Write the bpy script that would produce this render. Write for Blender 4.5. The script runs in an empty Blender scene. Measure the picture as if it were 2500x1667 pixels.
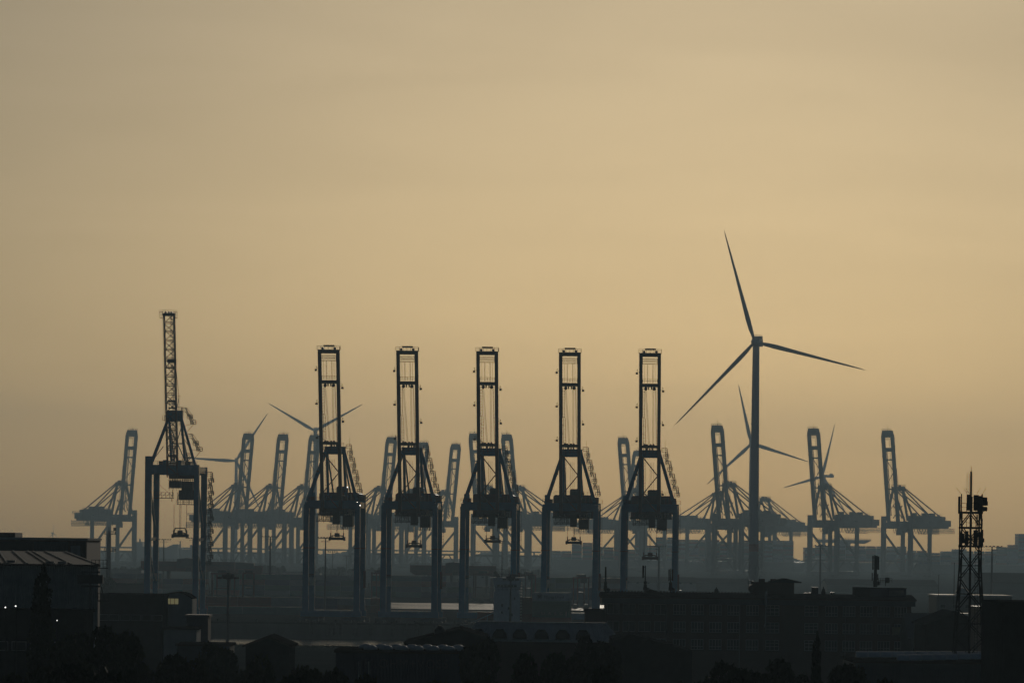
import bpy, math, random
from mathutils import Vector, Matrix
sc = bpy.context.scene
rnd = random.Random(7)
R = math.radians
# ---------------------------------------------------------------- camera
F, H, YH, ROLL = 10000.0, 24.0, 1340.0, R(.65)
cam = bpy.data.cameras.new('camera'); cam_o = bpy.data.objects.new('camera', cam); sc.collection.objects.link(cam_o)
cam.sensor_width = 36; cam.lens = 36 * F / 2500; cam.shift_y = (YH - 833.5) / 2500
cam.clip_start = 1; cam.clip_end = 40000
cam_o.location = (0, 0, H); cam_o.rotation_euler = (R(90), -ROLL, 0); sc.camera = cam_o
# ---------------------------------------------------------------- sky, sun, exposure
SUN_EL, SUN_AZ = 6.2, 3.2
w = bpy.data.worlds.new('World'); sc.world = w; w.use_nodes = True
wn, wl = w.node_tree.nodes, w.node_tree.links
sky = wn.new('ShaderNodeTexSky'); sky.sky_type = 'NISHITA'; sky.sun_disc = False
sky.sun_elevation = R(SUN_EL); sky.sun_rotation = R(SUN_AZ)
sky.dust_density = 2.2; sky.air_density = .8; sky.ozone_density = 2.1
# thin streaky high cloud over the whole sky
tc = wn.new('ShaderNodeTexCoord'); mp = wn.new('ShaderNodeMapping'); mp.inputs['Scale'].default_value = (9, 9, 60)
mp.inputs['Rotation'].default_value = (0, R(1.5), 0)
nz = wn.new('ShaderNodeTexNoise'); nz.inputs['Scale'].default_value = 1.0; nz.inputs['Detail'].default_value = 5; nz.inputs['Distortion'].default_value = .6
mr = wn.new('ShaderNodeMapRange'); mr.inputs[1].default_value = .3; mr.inputs[2].default_value = .75; mr.inputs[3].default_value = 1.03; mr.inputs[4].default_value = .94
mx = wn.new('ShaderNodeMix'); mx.data_type = 'RGBA'; mx.blend_type = 'MULTIPLY'; mx.inputs[0].default_value = 1
wl.new(tc.outputs['Generated'], mp.inputs[0]); wl.new(mp.outputs[0], nz.inputs['Vector']); wl.new(nz.outputs[0], mr.inputs[0])
wl.new(sky.outputs[0], mx.inputs[6]); wl.new(mr.outputs[0], mx.inputs[7]); wl.new(mx.outputs[2], wn['Background'].inputs[0])
wn['Background'].inputs[1].default_value = .05
sl = bpy.data.lights.new('sun', 'SUN'); sl.energy = 3.0; sl.angle = R(1.5); sl.color = (1, .9, .75)
so = bpy.data.objects.new('sun', sl); sc.collection.objects.link(so)
SD = Vector((math.sin(R(SUN_AZ)) * math.cos(R(SUN_EL)), math.cos(R(SUN_AZ)) * math.cos(R(SUN_EL)), math.sin(R(SUN_EL))))
so.rotation_euler = SD.to_track_quat('Z', 'Y').to_euler()
sc.view_settings.view_transform = 'Standard'; sc.view_settings.look = 'None'; sc.view_settings.gamma = 1
sc.view_settings.exposure = -1.9
sc.render.engine = 'CYCLES'
sc.cycles.max_bounces = 5; sc.cycles.diffuse_bounces = 2; sc.cycles.glossy_bounces = 3; sc.cycles.transmission_bounces = 2
sc.cycles.volume_bounces = 0; sc.cycles.transparent_max_bounces = 6; sc.cycles.use_denoising = True
HAZE = 1.22e-4
FS = 1.29                      # scale of everything on and beyond the far quay
# ---------------------------------------------------------------- helpers
def P(px, py, d):
    """world point at depth d for a spot measured on the photograph (2500 x 1667)"""
    u, v = px - 1250, YH - py
    cu, su = math.cos(ROLL), math.sin(ROLL)
    return Vector(((u * cu - v * su) * d / F, d, H + (u * su + v * cu) * d / F))

def shade(name, c, rough=.6, var=.2, scale=.6, metal=0.0, spec=.5, bump=0.0, stretch=(1, 1, 1), c2=None, coat=0.0):
    m = bpy.data.materials.new(name); m.use_nodes = True
    nt = m.node_tree; b = nt.nodes['Principled BSDF']
    b.inputs['Roughness'].default_value = rough; b.inputs['Metallic'].default_value = metal
    b.inputs['Specular IOR Level'].default_value = spec; b.inputs['Coat Weight'].default_value = coat
    t = nt.nodes.new('ShaderNodeTexCoord'); mp = nt.nodes.new('ShaderNodeMapping'); mp.inputs['Scale'].default_value = stretch
    n = nt.nodes.new('ShaderNodeTexNoise'); n.inputs['Scale'].default_value = scale; n.inputs['Detail'].default_value = 6; n.inputs['Roughness'].default_value = .65
    r = nt.nodes.new('ShaderNodeValToRGB')
    c2 = c2 or tuple(min(1, x * (1 + var)) for x in c)
    r.color_ramp.elements[0].position = .32; r.color_ramp.elements[1].position = .68
    r.color_ramp.elements[0].color = (*(x * (1 - var) for x in c), 1); r.color_ramp.elements[1].color = (*c2, 1)
    nt.links.new(t.outputs['Object'], mp.inputs[0]); nt.links.new(mp.outputs[0], n.inputs['Vector'])
    nt.links.new(n.outputs[0], r.inputs[0]); nt.links.new(r.outputs[0], b.inputs['Base Color'])
    rr = nt.nodes.new('ShaderNodeMapRange'); rr.inputs[3].default_value = max(0.02, rough - .1); rr.inputs[4].default_value = min(1, rough + .12)
    nt.links.new(n.outputs[0], rr.inputs[0]); nt.links.new(rr.outputs[0], b.inputs['Roughness'])
    if bump:
        bp = nt.nodes.new('ShaderNodeBump'); bp.inputs['Strength'].default_value = bump; bp.inputs['Distance'].default_value = .1
        nt.links.new(n.outputs[0], bp.inputs['Height']); nt.links.new(bp.outputs[0], b.inputs['Normal'])
    return m

def ribbed(name, c, rough, scale, axis='X', strength=.6, var=.15):
    """painted sheet with fine corrugation"""
    m = shade(name, c, rough, var, .35, spec=.12)
    nt = m.node_tree; b = nt.nodes['Principled BSDF']
    t = nt.nodes.new('ShaderNodeTexCoord'); wv = nt.nodes.new('ShaderNodeTexWave'); wv.bands_direction = axis
    wv.inputs['Scale'].default_value = scale
    bp = nt.nodes.new('ShaderNodeBump'); bp.inputs['Strength'].default_value = strength; bp.inputs['Distance'].default_value = .05
    nt.links.new(t.outputs['Object'], wv.inputs['Vector']); nt.links.new(wv.outputs[0], bp.inputs['Height']); nt.links.new(bp.outputs[0], b.inputs['Normal'])
    return m

def glow(name, c, s):
    m = bpy.data.materials.new(name); m.use_nodes = True
    b = m.node_tree.nodes['Principled BSDF']; b.inputs['Base Color'].default_value = (*c, 1)
    b.inputs['Emission Color'].default_value = (*c, 1); b.inputs['Emission Strength'].default_value = s
    return m

M = {}
M['blue'] = shade('crane_blue_paint', (.008, .23, .42), .24, .2, .25, c2=(.015, .27, .48))
M['blue_dark'] = shade('dark_blue_paint', (.016, .04, .062), .4, .25, .3)
M['boom'] = shade('boom_brown_paint', (.075, .05, .045), .42, .25, .3)
M['red'] = shade('house_red_paint', (.12, .035, .028), .62, .3, .3)
M['steel'] = shade('dark_steel', (.035, .037, .04), .45, .3, 1.0)
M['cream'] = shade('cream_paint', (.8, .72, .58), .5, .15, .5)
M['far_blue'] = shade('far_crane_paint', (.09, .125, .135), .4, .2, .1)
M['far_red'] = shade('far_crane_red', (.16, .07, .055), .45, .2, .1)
M['white'] = shade('turbine_white', (.8, .8, .78), .4, .06, .05)
M['band'] = shade('turbine_red_band', (.55, .04, .03), .45, .15, .1)
M['concrete'] = shade('quay_concrete', (.03, .031, .03), 1, .4, .08, spec=0, bump=.2)
M['wall_wet'] = shade('quay_wall_concrete', (.06, .062, .058), .8, .4, .25, stretch=(1, 1, .3), bump=.4)
M['asphalt'] = shade('asphalt', (.02, .022, .021), 1, .4, .05, spec=0, bump=.2)
M['rubber'] = shade('rubber', (.02, .02, .02), .8, .2, 2)
M['pole'] = shade('galvanised_pole', (.16, .165, .17), .5, .2, 1.5)
M['pole_dark'] = shade('dark_pole', (.045, .047, .05), .55, .2, 1.5)
M['black'] = shade('tar_black', (.018, .019, .021), .98, .3, .8, spec=0)
M['navy'] = ribbed('navy_cladding', (.017, .03, .066), .5, 2.0)
M['teal_clad'] = ribbed('teal_cladding', (.03, .055, .07), .5, 1.6)
M['grey_clad'] = ribbed('grey_cladding', (.10, .11, .11), .55, 1.6)
M['hall_clad'] = ribbed('hall_cladding', (.21, .24, .24), .7, 1.2, var=.3)
M['brown_clad'] = ribbed('brown_cladding', (.06, .042, .036), .72, 1.6)
M['pale_wall'] = shade('pale_render', (.36, .38, .37), .9, .12, .3, spec=.05)
M['ship_white'] = shade('ship_white', (.72, .76, .77), .45, .12, .4)
M['zinc'] = shade('zinc_roof', (.46, .47, .44), .55, .18, .5, metal=0, stretch=(1, .2, 1))
M['slate'] = shade('slate_roof', (.03, .032, .034), .98, .3, .6, spec=0, bump=.3)
M['roof_felt'] = shade('roof_felt', (.035, .028, .025), .98, .35, .4, spec=0, bump=.3)
M['glass'] = shade('window_glass', (.03, .04, .045), .12, .4, .8, spec=.6)
M['frame'] = shade('window_frame', (.15, .165, .17), .5, .1, 2)
M['lamp_glass'] = shade('lamp_glass', (.3, .3, .28), .2, .1, 3)
M['lit'] = glow('lit_window', (1, .86, .42), .4)
M['bulb'] = glow('bulb', (1, .97, .9), 14)
M['skylight'] = shade('skylight_acrylic', (.5, .56, .58), .3, .15, .4, spec=.6)
M['dome'] = shade('dome_acrylic', (.42, .47, .48), .55, .15, .4, spec=.3)
M['bird'] = shade('feather', (.05, .05, .05), .8, .2, 3)
M['bark'] = shade('bark', (.06, .045, .035), .9, .3, 2, stretch=(1, 1, .3), bump=.5)
M['leaf'] = shade('leaf_green', (.04, .052, .018), .8, .4, .35, c2=(.07, .075, .026), spec=.08)
M['leaf_dark'] = shade('leaf_dark_green', (.028, .04, .016), .8, .4, .35, c2=(.05, .058, .022), spec=.08)
M['leaf_far'] = shade('far_leaf_green', (.05, .065, .035), .8, .3, .05)
def bricks():
    m = bpy.data.materials.new('brick_wall'); m.use_nodes = True
    nt = m.node_tree; b = nt.nodes['Principled BSDF']; b.inputs['Roughness'].default_value = .9; b.inputs['Specular IOR Level'].default_value = 0
    t = nt.nodes.new('ShaderNodeTexCoord'); mp = nt.nodes.new('ShaderNodeMapping'); mp.inputs['Rotation'].default_value = (R(90), 0, 0)
    k = nt.nodes.new('ShaderNodeTexBrick'); k.inputs['Scale'].default_value = 4
    k.inputs['Color1'].default_value = (.085, .04, .03, 1); k.inputs['Color2'].default_value = (.06, .03, .025, 1); k.inputs['Mortar'].default_value = (.09, .08, .07, 1)
    nt.links.new(t.outputs['Object'], mp.inputs[0]); nt.links.new(mp.outputs[0], k.inputs[0]); nt.links.new(k.outputs[0], b.inputs['Base Color'])
    return m
M['brick'] = bricks()

def tag(o, label=None, cat=None, group=None, kind=None):
    if label: o['label'] = label
    if cat: o['category'] = cat
    if group: o['group'] = group
    if kind: o['kind'] = kind
    return o
def empty(name, loc=(0, 0, 0), rz=0, parent=None):
    o = bpy.data.objects.new(name, None); sc.collection.objects.link(o)
    o.location = loc; o.rotation_euler = (0, 0, rz); o.parent = parent
    o.empty_display_size = .1
    return o
def copy_tree(o, parent=None):
    c = o.copy(); sc.collection.objects.link(c); c.parent = parent
    for ch in list(o.children): copy_tree(ch, c)
    return c
def place(mesh, name, parent=None, loc=(0, 0, 0), rz=0, scale=None):
    o = bpy.data.objects.new(name, mesh); sc.collection.objects.link(o); o.parent = parent
    o.location = loc; o.rotation_euler = (0, 0, rz)
    if scale: o.scale = scale
    return o

class MB:
    def __init__(self): self.v = []; self.f = []; self.mi = []; self.m = 0; self.smooth = False
    def add(self, v, f):
        k = len(self.v); self.v += [tuple(p) for p in v]; self.f += [tuple(i + k for i in q) for q in f]; self.mi += [self.m] * len(f); return self
    def box(self, x0, x1, y0, y1, z0, z1):
        return self.add([(x0, y0, z0), (x1, y0, z0), (x1, y1, z0), (x0, y1, z0), (x0, y0, z1), (x1, y0, z1), (x1, y1, z1), (x0, y1, z1)],
                        [(3, 2, 1, 0), (4, 5, 6, 7), (0, 1, 5, 4), (1, 2, 6, 5), (2, 3, 7, 6), (3, 0, 4, 7)])
    def cbox(self, c, sx, sy, sz):
        return self.box(c[0] - sx / 2, c[0] + sx / 2, c[1] - sy / 2, c[1] + sy / 2, c[2] - sz / 2, c[2] + sz / 2)
    def beam(self, p, q, w, h=None, w2=None, h2=None):
        """box beam from p to q, w wide (sideways, kept near x or y), h deep; w2, h2 at the far end"""
        p, q = Vector(p), Vector(q); h = h or w; w2 = w2 or w; h2 = h2 or h; d = (q - p).normalized()
        a = Vector((1, 0, 0)) if abs(d.x) < .75 else Vector((0, 1, 0))
        n = d.cross(a).normalized(); a = n.cross(d).normalized()
        vs = []
        for c, W, T in ((p, w, h), (q, w2, h2)):
            vs += [c - a * W / 2 - n * T / 2, c + a * W / 2 - n * T / 2, c + a * W / 2 + n * T / 2, c - a * W / 2 + n * T / 2]
        fs = [(0, 1, 2, 3), (7, 6, 5, 4), (4, 5, 1, 0), (5, 6, 2, 1), (6, 7, 3, 2), (7, 4, 0, 3)]
        return self.add(vs, fs)
    def tube(self, p, q, r, r2=None, n=8, cap=True):
        p, q = Vector(p), Vector(q); r2 = r if r2 is None else r2; d = (q - p).normalized()
        a = d.cross(Vector((0, 0, 1)) if abs(d.z) < .9 else Vector((1, 0, 0))).normalized(); b = d.cross(a)
        vs = []
        for c, rr in ((p, r), (q, r2)):
            vs += [c + (a * math.cos(2 * math.pi * i / n) + b * math.sin(2 * math.pi * i / n)) * rr for i in range(n)]
        fs = [(i, (i + 1) % n, n + (i + 1) % n, n + i) for i in range(n)]
        if cap: fs += [tuple(range(n))[::-1], tuple(range(n, 2 * n))]
        return self.add(vs, fs)
    def prism(self, poly, y0, y1):
        """polygon in x,z pulled from y0 to y1"""
        n = len(poly)
        return self.add([(x, y0, z) for x, z in poly] + [(x, y1, z) for x, z in poly],
                        [tuple(range(n)), tuple(range(n, 2 * n))[::-1]] + [(i + n, (i + 1) % n + n, (i + 1) % n, i) for i in range(n)])
    def prism_x(self, poly, x0, x1):
        n = len(poly)
        return self.add([(x0, y, z) for y, z in poly] + [(x1, y, z) for y, z in poly],
                        [tuple(range(n))[::-1], tuple(range(n, 2 * n))] + [(i, (i + 1) % n, (i + 1) % n + n, i + n) for i in range(n)])
    def rail(self, pts, h=1.1, t=.07, step=1.6):
        """guard rail along a run of points: posts, top rail, knee rail"""
        for a, b in zip(pts[:-1], pts[1:]):
            a, b = Vector(a), Vector(b); L = (b - a).length; n = max(1, int(L / step))
            up = Vector((0, 0, h))
            self.beam(a + up, b + up, t); self.beam(a + up * .5, b + up * .5, t * .8)
            for i in range(n + 1): c = a + (b - a) * i / n; self.beam(c, c + up, t)
        return self
    def loft(self, rings, cap=True):
        n = len(rings[0]); k = len(self.v); vs = [p for r in rings for p in r]
        fs = [(j * n + i, j * n + (i + 1) % n, (j + 1) * n + (i + 1) % n, (j + 1) * n + i) for j in range(len(rings) - 1) for i in range(n)]
        if cap: fs += [tuple(range(n))[::-1], tuple(range((len(rings) - 1) * n, len(rings) * n))]
        return self.add(vs, fs)
    def mesh(self, name, mats):
        me = bpy.data.meshes.new(name); me.from_pydata(self.v, [], self.f)
        for m in (mats if isinstance(mats, (list, tuple)) else [mats]): me.materials.append(m)
        if any(self.mi): me.polygons.foreach_set('material_index', self.mi)
        if self.smooth: me.polygons.foreach_set('use_smooth', [True] * len(self.f))
        me.update(); return me
    def build(self, name, mats, parent=None, loc=(0, 0, 0), rz=0):
        return place(self.mesh(name, mats), name, parent, loc, rz)
ORD = ['first', 'second', 'third', 'fourth', 'fifth', 'sixth', 'seventh', 'eighth', 'ninth', 'tenth', 'eleventh', 'twelfth', 'thirteenth', 'fourteenth', 'fifteenth', 'sixteenth', 'seventeenth', 'eighteenth', 'nineteenth', 'twentieth']
# ---------------------------------------------------------------- ground, river, quay
XW = 1000
g = MB().box(-XW, XW, -150, 990, -7.4, 0)
tag(g.build('ground', M['asphalt']), kind='structure')
q = MB().box(-XW, XW, 1297.5, 7050, -7.4, 0)
tag(q.build('terminal_ground', M['concrete']), kind='structure')
def water_mat():
    m = bpy.data.materials.new('river_water'); m.use_nodes = True
    nt = m.node_tree; b = nt.nodes['Principled BSDF']
    b.inputs['Base Color'].default_value = (.02, .028, .026, 1); b.inputs['Roughness'].default_value = .16; b.inputs['IOR'].default_value = 1.33
    t = nt.nodes.new('ShaderNodeTexCoord'); mp = nt.nodes.new('ShaderNodeMapping'); mp.inputs['Scale'].default_value = (.35, .9, 1)
    n = nt.nodes.new('ShaderNodeTexNoise'); n.inputs['Scale'].default_value = .8; n.inputs['Detail'].default_value = 6
    bp = nt.nodes.new('ShaderNodeBump'); bp.inputs['Strength'].default_value = 1.0; bp.inputs['Distance'].default_value = .5
    nt.links.new(t.outputs['Object'], mp.inputs[0]); nt.links.new(mp.outputs[0], n.inputs[0]); nt.links.new(n.outputs[0], bp.inputs['Height']); nt.links.new(bp.outputs[0], b.inputs['Normal'])
    return m
wt = MB().add([(-XW, 990.05, -5), (XW, 990.05, -5), (XW, 1297.45, -5), (-XW, 1297.45, -5)], [(0, 1, 2, 3)])
tag(wt.build('water', water_mat()), kind='structure')
# river wall under the cranes: coping, capping blocks
qw = MB().box(-XW, XW, 1297.0, 1297.49, -7.3, -.4)
qo = tag(qw.build('quay_wall', M['wall_wet']), 'dark concrete quay wall under the row of blue cranes', 'quay wall')
MB().box(-XW, XW, 1296.7, 1298.4, -.4, .25).build('coping', M['concrete'], qo)
# fenders hung on the quay wall
fm = MB()
for k in range(3): fm.tube((0, 0, -3.6 + k * 1.25), (0, 0, -2.5 + k * 1.25), .62, n=10)
fm.beam((0, .2, -4), (0, .2, .2), .35, .25)
fmesh = fm.mesh('fender', M['rubber'])
for i, px in enumerate([760, 802, 815, 832, 866, 905, 960, 992, 1018, 1060, 1110]):
    tag(place(fmesh, 'fender', None, (P(px, 1535, 1296).x, 1296.2, 0)), f'{ORD[i]} black rubber fender along the quay wall, counted from the left', 'fender', 'fenders on the quay wall')
bm_ = MB(); bm_.tube((0, 0, 0), (0, 0, .5), .22, .18).tube((0, 0, .5), (0, 0, .75), .34, .3)
bmesh_ = bm_.mesh('bollard', M['black'])
for i in range(14):
    tag(place(bmesh_, 'bollard', None, (-118 + i * 12.5, 1297.6, .25)), f'{ORD[i]} small black mooring bollard on the quay edge, from the left', 'bollard', 'bollards on the quay edge')
# hedge and railing on the near river bank
hg = MB(); hr = random.Random(3)
for i in range(5200):
    c = Vector((hr.uniform(-110, 30), 980 + hr.uniform(-6, 8), 0)); c.z = hr.random() ** .6 * (.26 + .16 * math.sin(c.x * .4) * math.sin(c.x * .13))
    a_ = Vector((hr.gauss(0, 1), hr.gauss(0, 1), hr.gauss(0, 1))).normalized() * .28; b_ = a_.cross(Vector((hr.gauss(0, 1), hr.gauss(0, 1), hr.gauss(0, 1)))).normalized() * .2
    hg.add([c - a_, c - b_, c + a_, c + b_], [(0, 1, 2, 3)])
tag(hg.build('bank_undergrowth', M['leaf_dark']), 'low dark undergrowth along the near river bank', 'undergrowth', kind='stuff')
nr = empty('bank_railing', (-57, 989, -.5))
for i in range(26): MB().beam((-38 + i * 3, 0, 0), (-38 + i * 3, 0, 1.1), .1).build('post', M['pole_dark'], nr)
for z_ in (1.08, .6): MB().beam((-38, 0, z_), (37, 0, z_), .08).build('rail', M['pole_dark'], nr)
tag(nr, 'thin dark railing along the near river bank', 'railing')
# ---------------------------------------------------------------- helpers shared by the cranes
def bogie_set(root, xs, ys, mat, wmat, hb=2.2, dz=0.0):
    for x in xs:
        for y in ys:
            b = MB().box(x - 3.4, x + 3.4, y - .45, y + .45, 1.1, 1.75).box(x - 1.2, x + 1.2, y - .6, y + .6, 1.75, hb)
            for s in (-2, 2): b.box(x + s - 1.2, x + s + 1.2, y - .4, y + .4, .7, 1.1)
            bo = b.build('bogie', mat, root, (0, 0, dz))
            for s in (-2.9, -1.1, 1.1, 2.9):
                MB().tube((x + s, y - .3, .45), (x + s, y + .3, .45), .45, n=10).build('wheel', wmat, bo)
def spreader(root, cx, cy, z, wdt, top, mat=None):
    """hoist ropes and container spreader hanging under the trolley"""
    s = MB(); h = wdt / 2
    s.box(cx - h, cx + h, cy - .6, cy + .6, z, z + .85)
    for k in (-1, 1):
        s.box(cx + k * h - .25, cx + k * h + .25, cy - 1.2, cy + 1.2, z - .2, z + 1.0)
        s.beam((cx + k * (h - .3), cy, z + .4), (cx + k * (h - .3), cy, z + 2.3), .34)
        s.beam((cx + k * (h - .3), cy, z + .9), (cx + k * .5, cy, z + 1.7), .22)
    s.box(cx - h * .75, cx + h * .75, cy - .4, cy + .4, z + 1.2, z + 1.5)
    o = s.build('spreader', mat or M['steel'], root)
    MB().box(cx - .75, cx + .75, cy - .5, cy + .5, z + .95, z + 2.2).build('headblock', mat or M['steel'], o)
    for k in (-.42, -.04, .04, .42):
        MB().beam((cx + k * wdt, cy, z + 1.6), (cx + k * wdt, cy, top), .11).build('hoist_rope', M['steel'], o)
    return o
def stair_run(s, pts, wdt=1.3, y=0, f=1.75):
    """zigzag of landings with railings and steep flights between them; pts are (x, y, z)"""
    for i, (x, yy, z) in enumerate(pts):
        s.box(x - wdt * .75, x + wdt * .75, yy - .6, yy + .6, z - .12, z)
        for sx in (-.75, .75):
            s.beam((x + sx * wdt, yy - .6, z), (x + sx * wdt, yy - .6, z + 1.15), .09 * f)
        s.beam((x - wdt * .75, yy - .6, z + 1.15), (x + wdt * .75, yy - .6, z + 1.15), .09 * f)
        s.beam((x - wdt * .75, yy - .6, z + .6), (x + wdt * .75, yy - .6, z + .6), .07 * f)
        if i + 1 < len(pts):
            x2, y2, z2 = pts[i + 1]
            k = .55 if i % 2 == 0 else -.1
            for sx in (-.3, .3):
                s.beam((x + k * wdt + sx, yy, z), (x2 + k * wdt * .4 + sx, y2, z2), .1 * f, .16 * f)
                s.beam((x + k * wdt + sx, yy, z + 1), (x2 + k * wdt * .4 + sx, y2, z2 + 1), .06 * f)
            n = 6
            for j in range(1, n):
                t = j / n; s.beam((x + k * wdt + (x2 - x - k * wdt * .6) * t - .3, yy + (y2 - yy) * t, z + (z2 - z) * t), (x + k * wdt + (x2 - x - k * wdt * .6) * t + .3, yy + (y2 - yy) * t, z + (z2 - z) * t), .06 * f)
    return s
def ladder(s, A, B, wdt=.55, step=.9, t=.08, cage=.0, nrm=Vector((0, -1, 0))):
    A, B = Vector(A), Vector(B); sx = Vector((wdt / 2, 0, 0)); L = (B - A).length; n = int(L / step)
    s.beam(A - sx, B - sx, t); s.beam(A + sx, B + sx, t)
    for i in range(n + 1):
        c = A + (B - A) * i / n; s.beam(c - sx, c + sx, t * .8)
        if cage and i % 2 == 0:
            s.beam(c - sx, c - sx + nrm * cage, t * .7); s.beam(c + sx, c + sx + nrm * cage, t * .7); s.beam(c - sx + nrm * cage, c + sx + nrm * cage, t * .7)
    return s
# ---------------------------------------------------------------- blue crane with plain box boom (five alike)
def box_boom_crane():
    c = empty('gantry_crane'); B = M['blue']
    X = 8.15
    # near legs with slight taper, flange and chamfered portal beam
    for sx in (-1, 1):
        l = MB().beam((sx * X, 0, 2.9), (sx * X, 0, 36.6), 1.95, 1.8, 1.6, 1.7).build('leg', B, c)
        MB().box(sx * X - 1.05, sx * X + 1.05, -1.05, 1.05, 23.6, 23.85).build('flange', M['steel'], l)
        top = 41.6 if sx < 0 else 38.9
        l = MB().beam((sx * X, 18, 2.9), (sx * X, 18, top), 1.95, 1.8, 1.75, 1.7).build('leg', B, c)
        MB().box(sx * X - 1.06, sx * X + 1.06, 16.95, 19.05, 23.6, 23.85).build('flange', M['steel'], l)
        if sx < 0:
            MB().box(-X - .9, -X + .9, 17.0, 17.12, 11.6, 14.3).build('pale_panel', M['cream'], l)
            MB().box(-X - .92, -X + .92, 17.0, 17.1, 14.6, 14.85).box(-X - .92, -X + .92, 17.0, 17.1, 15.1, 15.35).build('stripe', M['black'], l)
        else:
            MB().box(X + .5, X + 1.3, 16.4, 17.0, 11, 16.5).build('lift_shaft', M['red'], l)
            k = MB().box(X + 1.0, X + 2.2, 16.6, 18, 11.3, 11.42); k.rail([(X + 1.0, 16.6, 11.4), (X + 2.2, 16.6, 11.4), (X + 2.2, 18, 11.4)]); k.build('landing', M['steel'], l)
    MB().prism([(-9.0, 36.4), (9.0, 36.4), (9.0, 37.2), (7.6, 38.8), (-7.6, 38.8), (-9.0, 37.2)], -.95, .95).build('portal_beam', B, c)
    MB().prism([(-9.0, 36.3), (9.0, 36.3), (9.0, 38.7), (-9.0, 38.7)], 17.1, 18.9).build('portal_beam', B, c)
    MB().box(-9.6, 9.6, -1, 1, 2.0, 3.9).build('sill_beam', B, c)
    MB().box(-9.6, 9.6, 17, 19, 2.0, 3.9).build('sill_beam', B, c)
    for sx in (-1, 1): MB().box(sx * X - .7, sx * X + .7, .95, 17.1, 36.5, 38.4).build('side_beam', B, c)
    bogie_set(c, (-7.3, 7.3), (0, 18), M['blue_dark'], M['steel'])
    k = MB().box(6.6, 9.6, 17.2, 18.8, 38.9, 39.0); k.rail([(6.6, 17.2, 39), (9.6, 17.2, 39), (9.6, 18.8, 39)]); k.build('top_platform', M['steel'], c)
    k = MB(); k.rail([(-7.0, -.8, 38.8), (-3.6, -.8, 38.8)]); k.box(-6.8, -5.6, -.5, .5, 38.8, 40.0); k.build('beam_railing', M['steel'], c)
    # girders
    for sx in (-1, 1): MB().box(sx * 2.9 - .55, sx * 2.9 + .55, -2.4, 24, 38.9, 40.6).build('girder', B, c)
    # A-frame
    a = empty('a_frame', parent=c)
    for sx in (-1, 1):
        MB().beam((sx * 7.8, .2, 38.6), (sx * 2.75, 7.6, 55.3), 1.1, 1.0, .95, .9).build('front_strut', B, a)
        MB().beam((sx * 2.7, 8.4, 54.6), (sx * 2.9, 15.5, 40.4), .85, .8).build('rear_strut', B, a)
        MB().beam((sx * 2.5, 8.6, 53.8), (sx * 2.8, 31, 41.8), .5, .45).build('backstay', B, a)
    MB().box(-3.3, 3.3, 7.2, 9.0, 53.6, 56.1).build('apex_beam', B, a)
    k = MB(); k.rail([(-2.8, 7.3, 56.1), (2.8, 7.3, 56.1)], t=.08); k.box(-1.6, -.9, 7.6, 8.4, 56.1, 57).box(.2, .7, 7.6, 8.4, 56.1, 56.8).box(-.5, -.1, 7.6, 8.4, 56.1, 56.6); k.build('sheave_deck', M['steel'], a)
    # machine house
    h = MB().prism([(-6.5, 34.7), (6.5, 34.7), (6.5, 41.2), (5.9, 41.7), (-5.9, 41.7), (-6.5, 41.2)], 22.5, 38).build('machine_house', M['red'], c)
    MB().box(-6.7, 6.7, 22.3, 38.2, 34.2, 34.7).build('house_floor', M['steel'], h)
    MB().prism([(-1.3, 41.7), (2.2, 41.7), (2.2, 43.3), (1.8, 43.7), (-.9, 43.7), (-1.3, 43.3)], 26, 30).build('roof_unit', M['steel'], h)
    k = MB(); k.rail([(-6.3, 22.7, 41.7), (6.3, 22.7, 41.7)], t=.08); k.build('roof_railing', M['steel'], h)
    MB().box(6.5, 8.0, 23, 30, 36, 41).build('side_cabin', M['red'], h)
    # trolley, cab and walkways below the girders
    t = MB().box(-.4, 1.7, 6, 10, 31.3, 38.8).build('trolley', M['steel'], c)
    k = MB().box(-4.2, 4.8, 2, 15, 35.3, 36.3)
    for sx in (-4, -2.4, 3.4, 4.6): k.box(sx - .25, sx + .25, 3, 14, 34.6, 35.4)
    k.build('trolley_frame', M['steel'], t)
    MB().box(2.2, 5.3, 13.5, 18, 30.6, 34.0).build('operator_cab', M['steel'], t)
    MB().box(2.0, 5.8, 18.9, 22.4, 34.3, 36.2).build('cable_reel_box', M['cream'], t)
    k = MB().box(-5.6, 2.4, 4.6, 5.8, 32.1, 32.3); k.rail([(-5.6, 4.6, 32.3), (2.4, 4.6, 32.3)], t=.09, step=.9)
    for x in (-3.4, -2.4, -1.2): k.beam((x, 5.2, 32.2), (x + .6, 5.2, 36), .14); k.beam((x + .6, 5.2, 32.2), (x - .4, 5.2, 34.6), .11)
    k.beam((-5.4, 5.2, 32.3), (-4.2, 5.2, 36.3), .12)
    k.box(-4.6, -2.9, 5, 6.4, 34.9, 35.6)
    k.build('maintenance_walkway', M['steel'], t)
    k = MB()
    for i in range(9): k.beam((-5.2 + i * .6, 7, 31.7 + (i % 3) * .4), (-5.2 + i * .6, 7, 36.4), .13)
    for z_ in (32.6, 33.8, 35.0): k.beam((-5.3, 7, z_), (-.4, 7, z_), .12)
    k.beam((-5.2, 7, 32), (-1, 7, 36), .14); k.beam((-4.4, 7, 36), (-.6, 7, 32.4), .12); k.build('service_cage', M['steel'], t)
    k = MB(); k.rail([(-8.8, -.85, 38.8), (8.6, -.85, 38.8)], 1.1, .1, 1.4); k.box(3.6, 4.8, -.7, .5, 38.8, 40.2); k.box(-1.6, -.6, -.6, .5, 38.8, 39.8); k.box(5.4, 6.0, -.6, .5, 38.8, 40.9); k.build('beam_equipment', M['steel'], c)
    k = MB()
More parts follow.
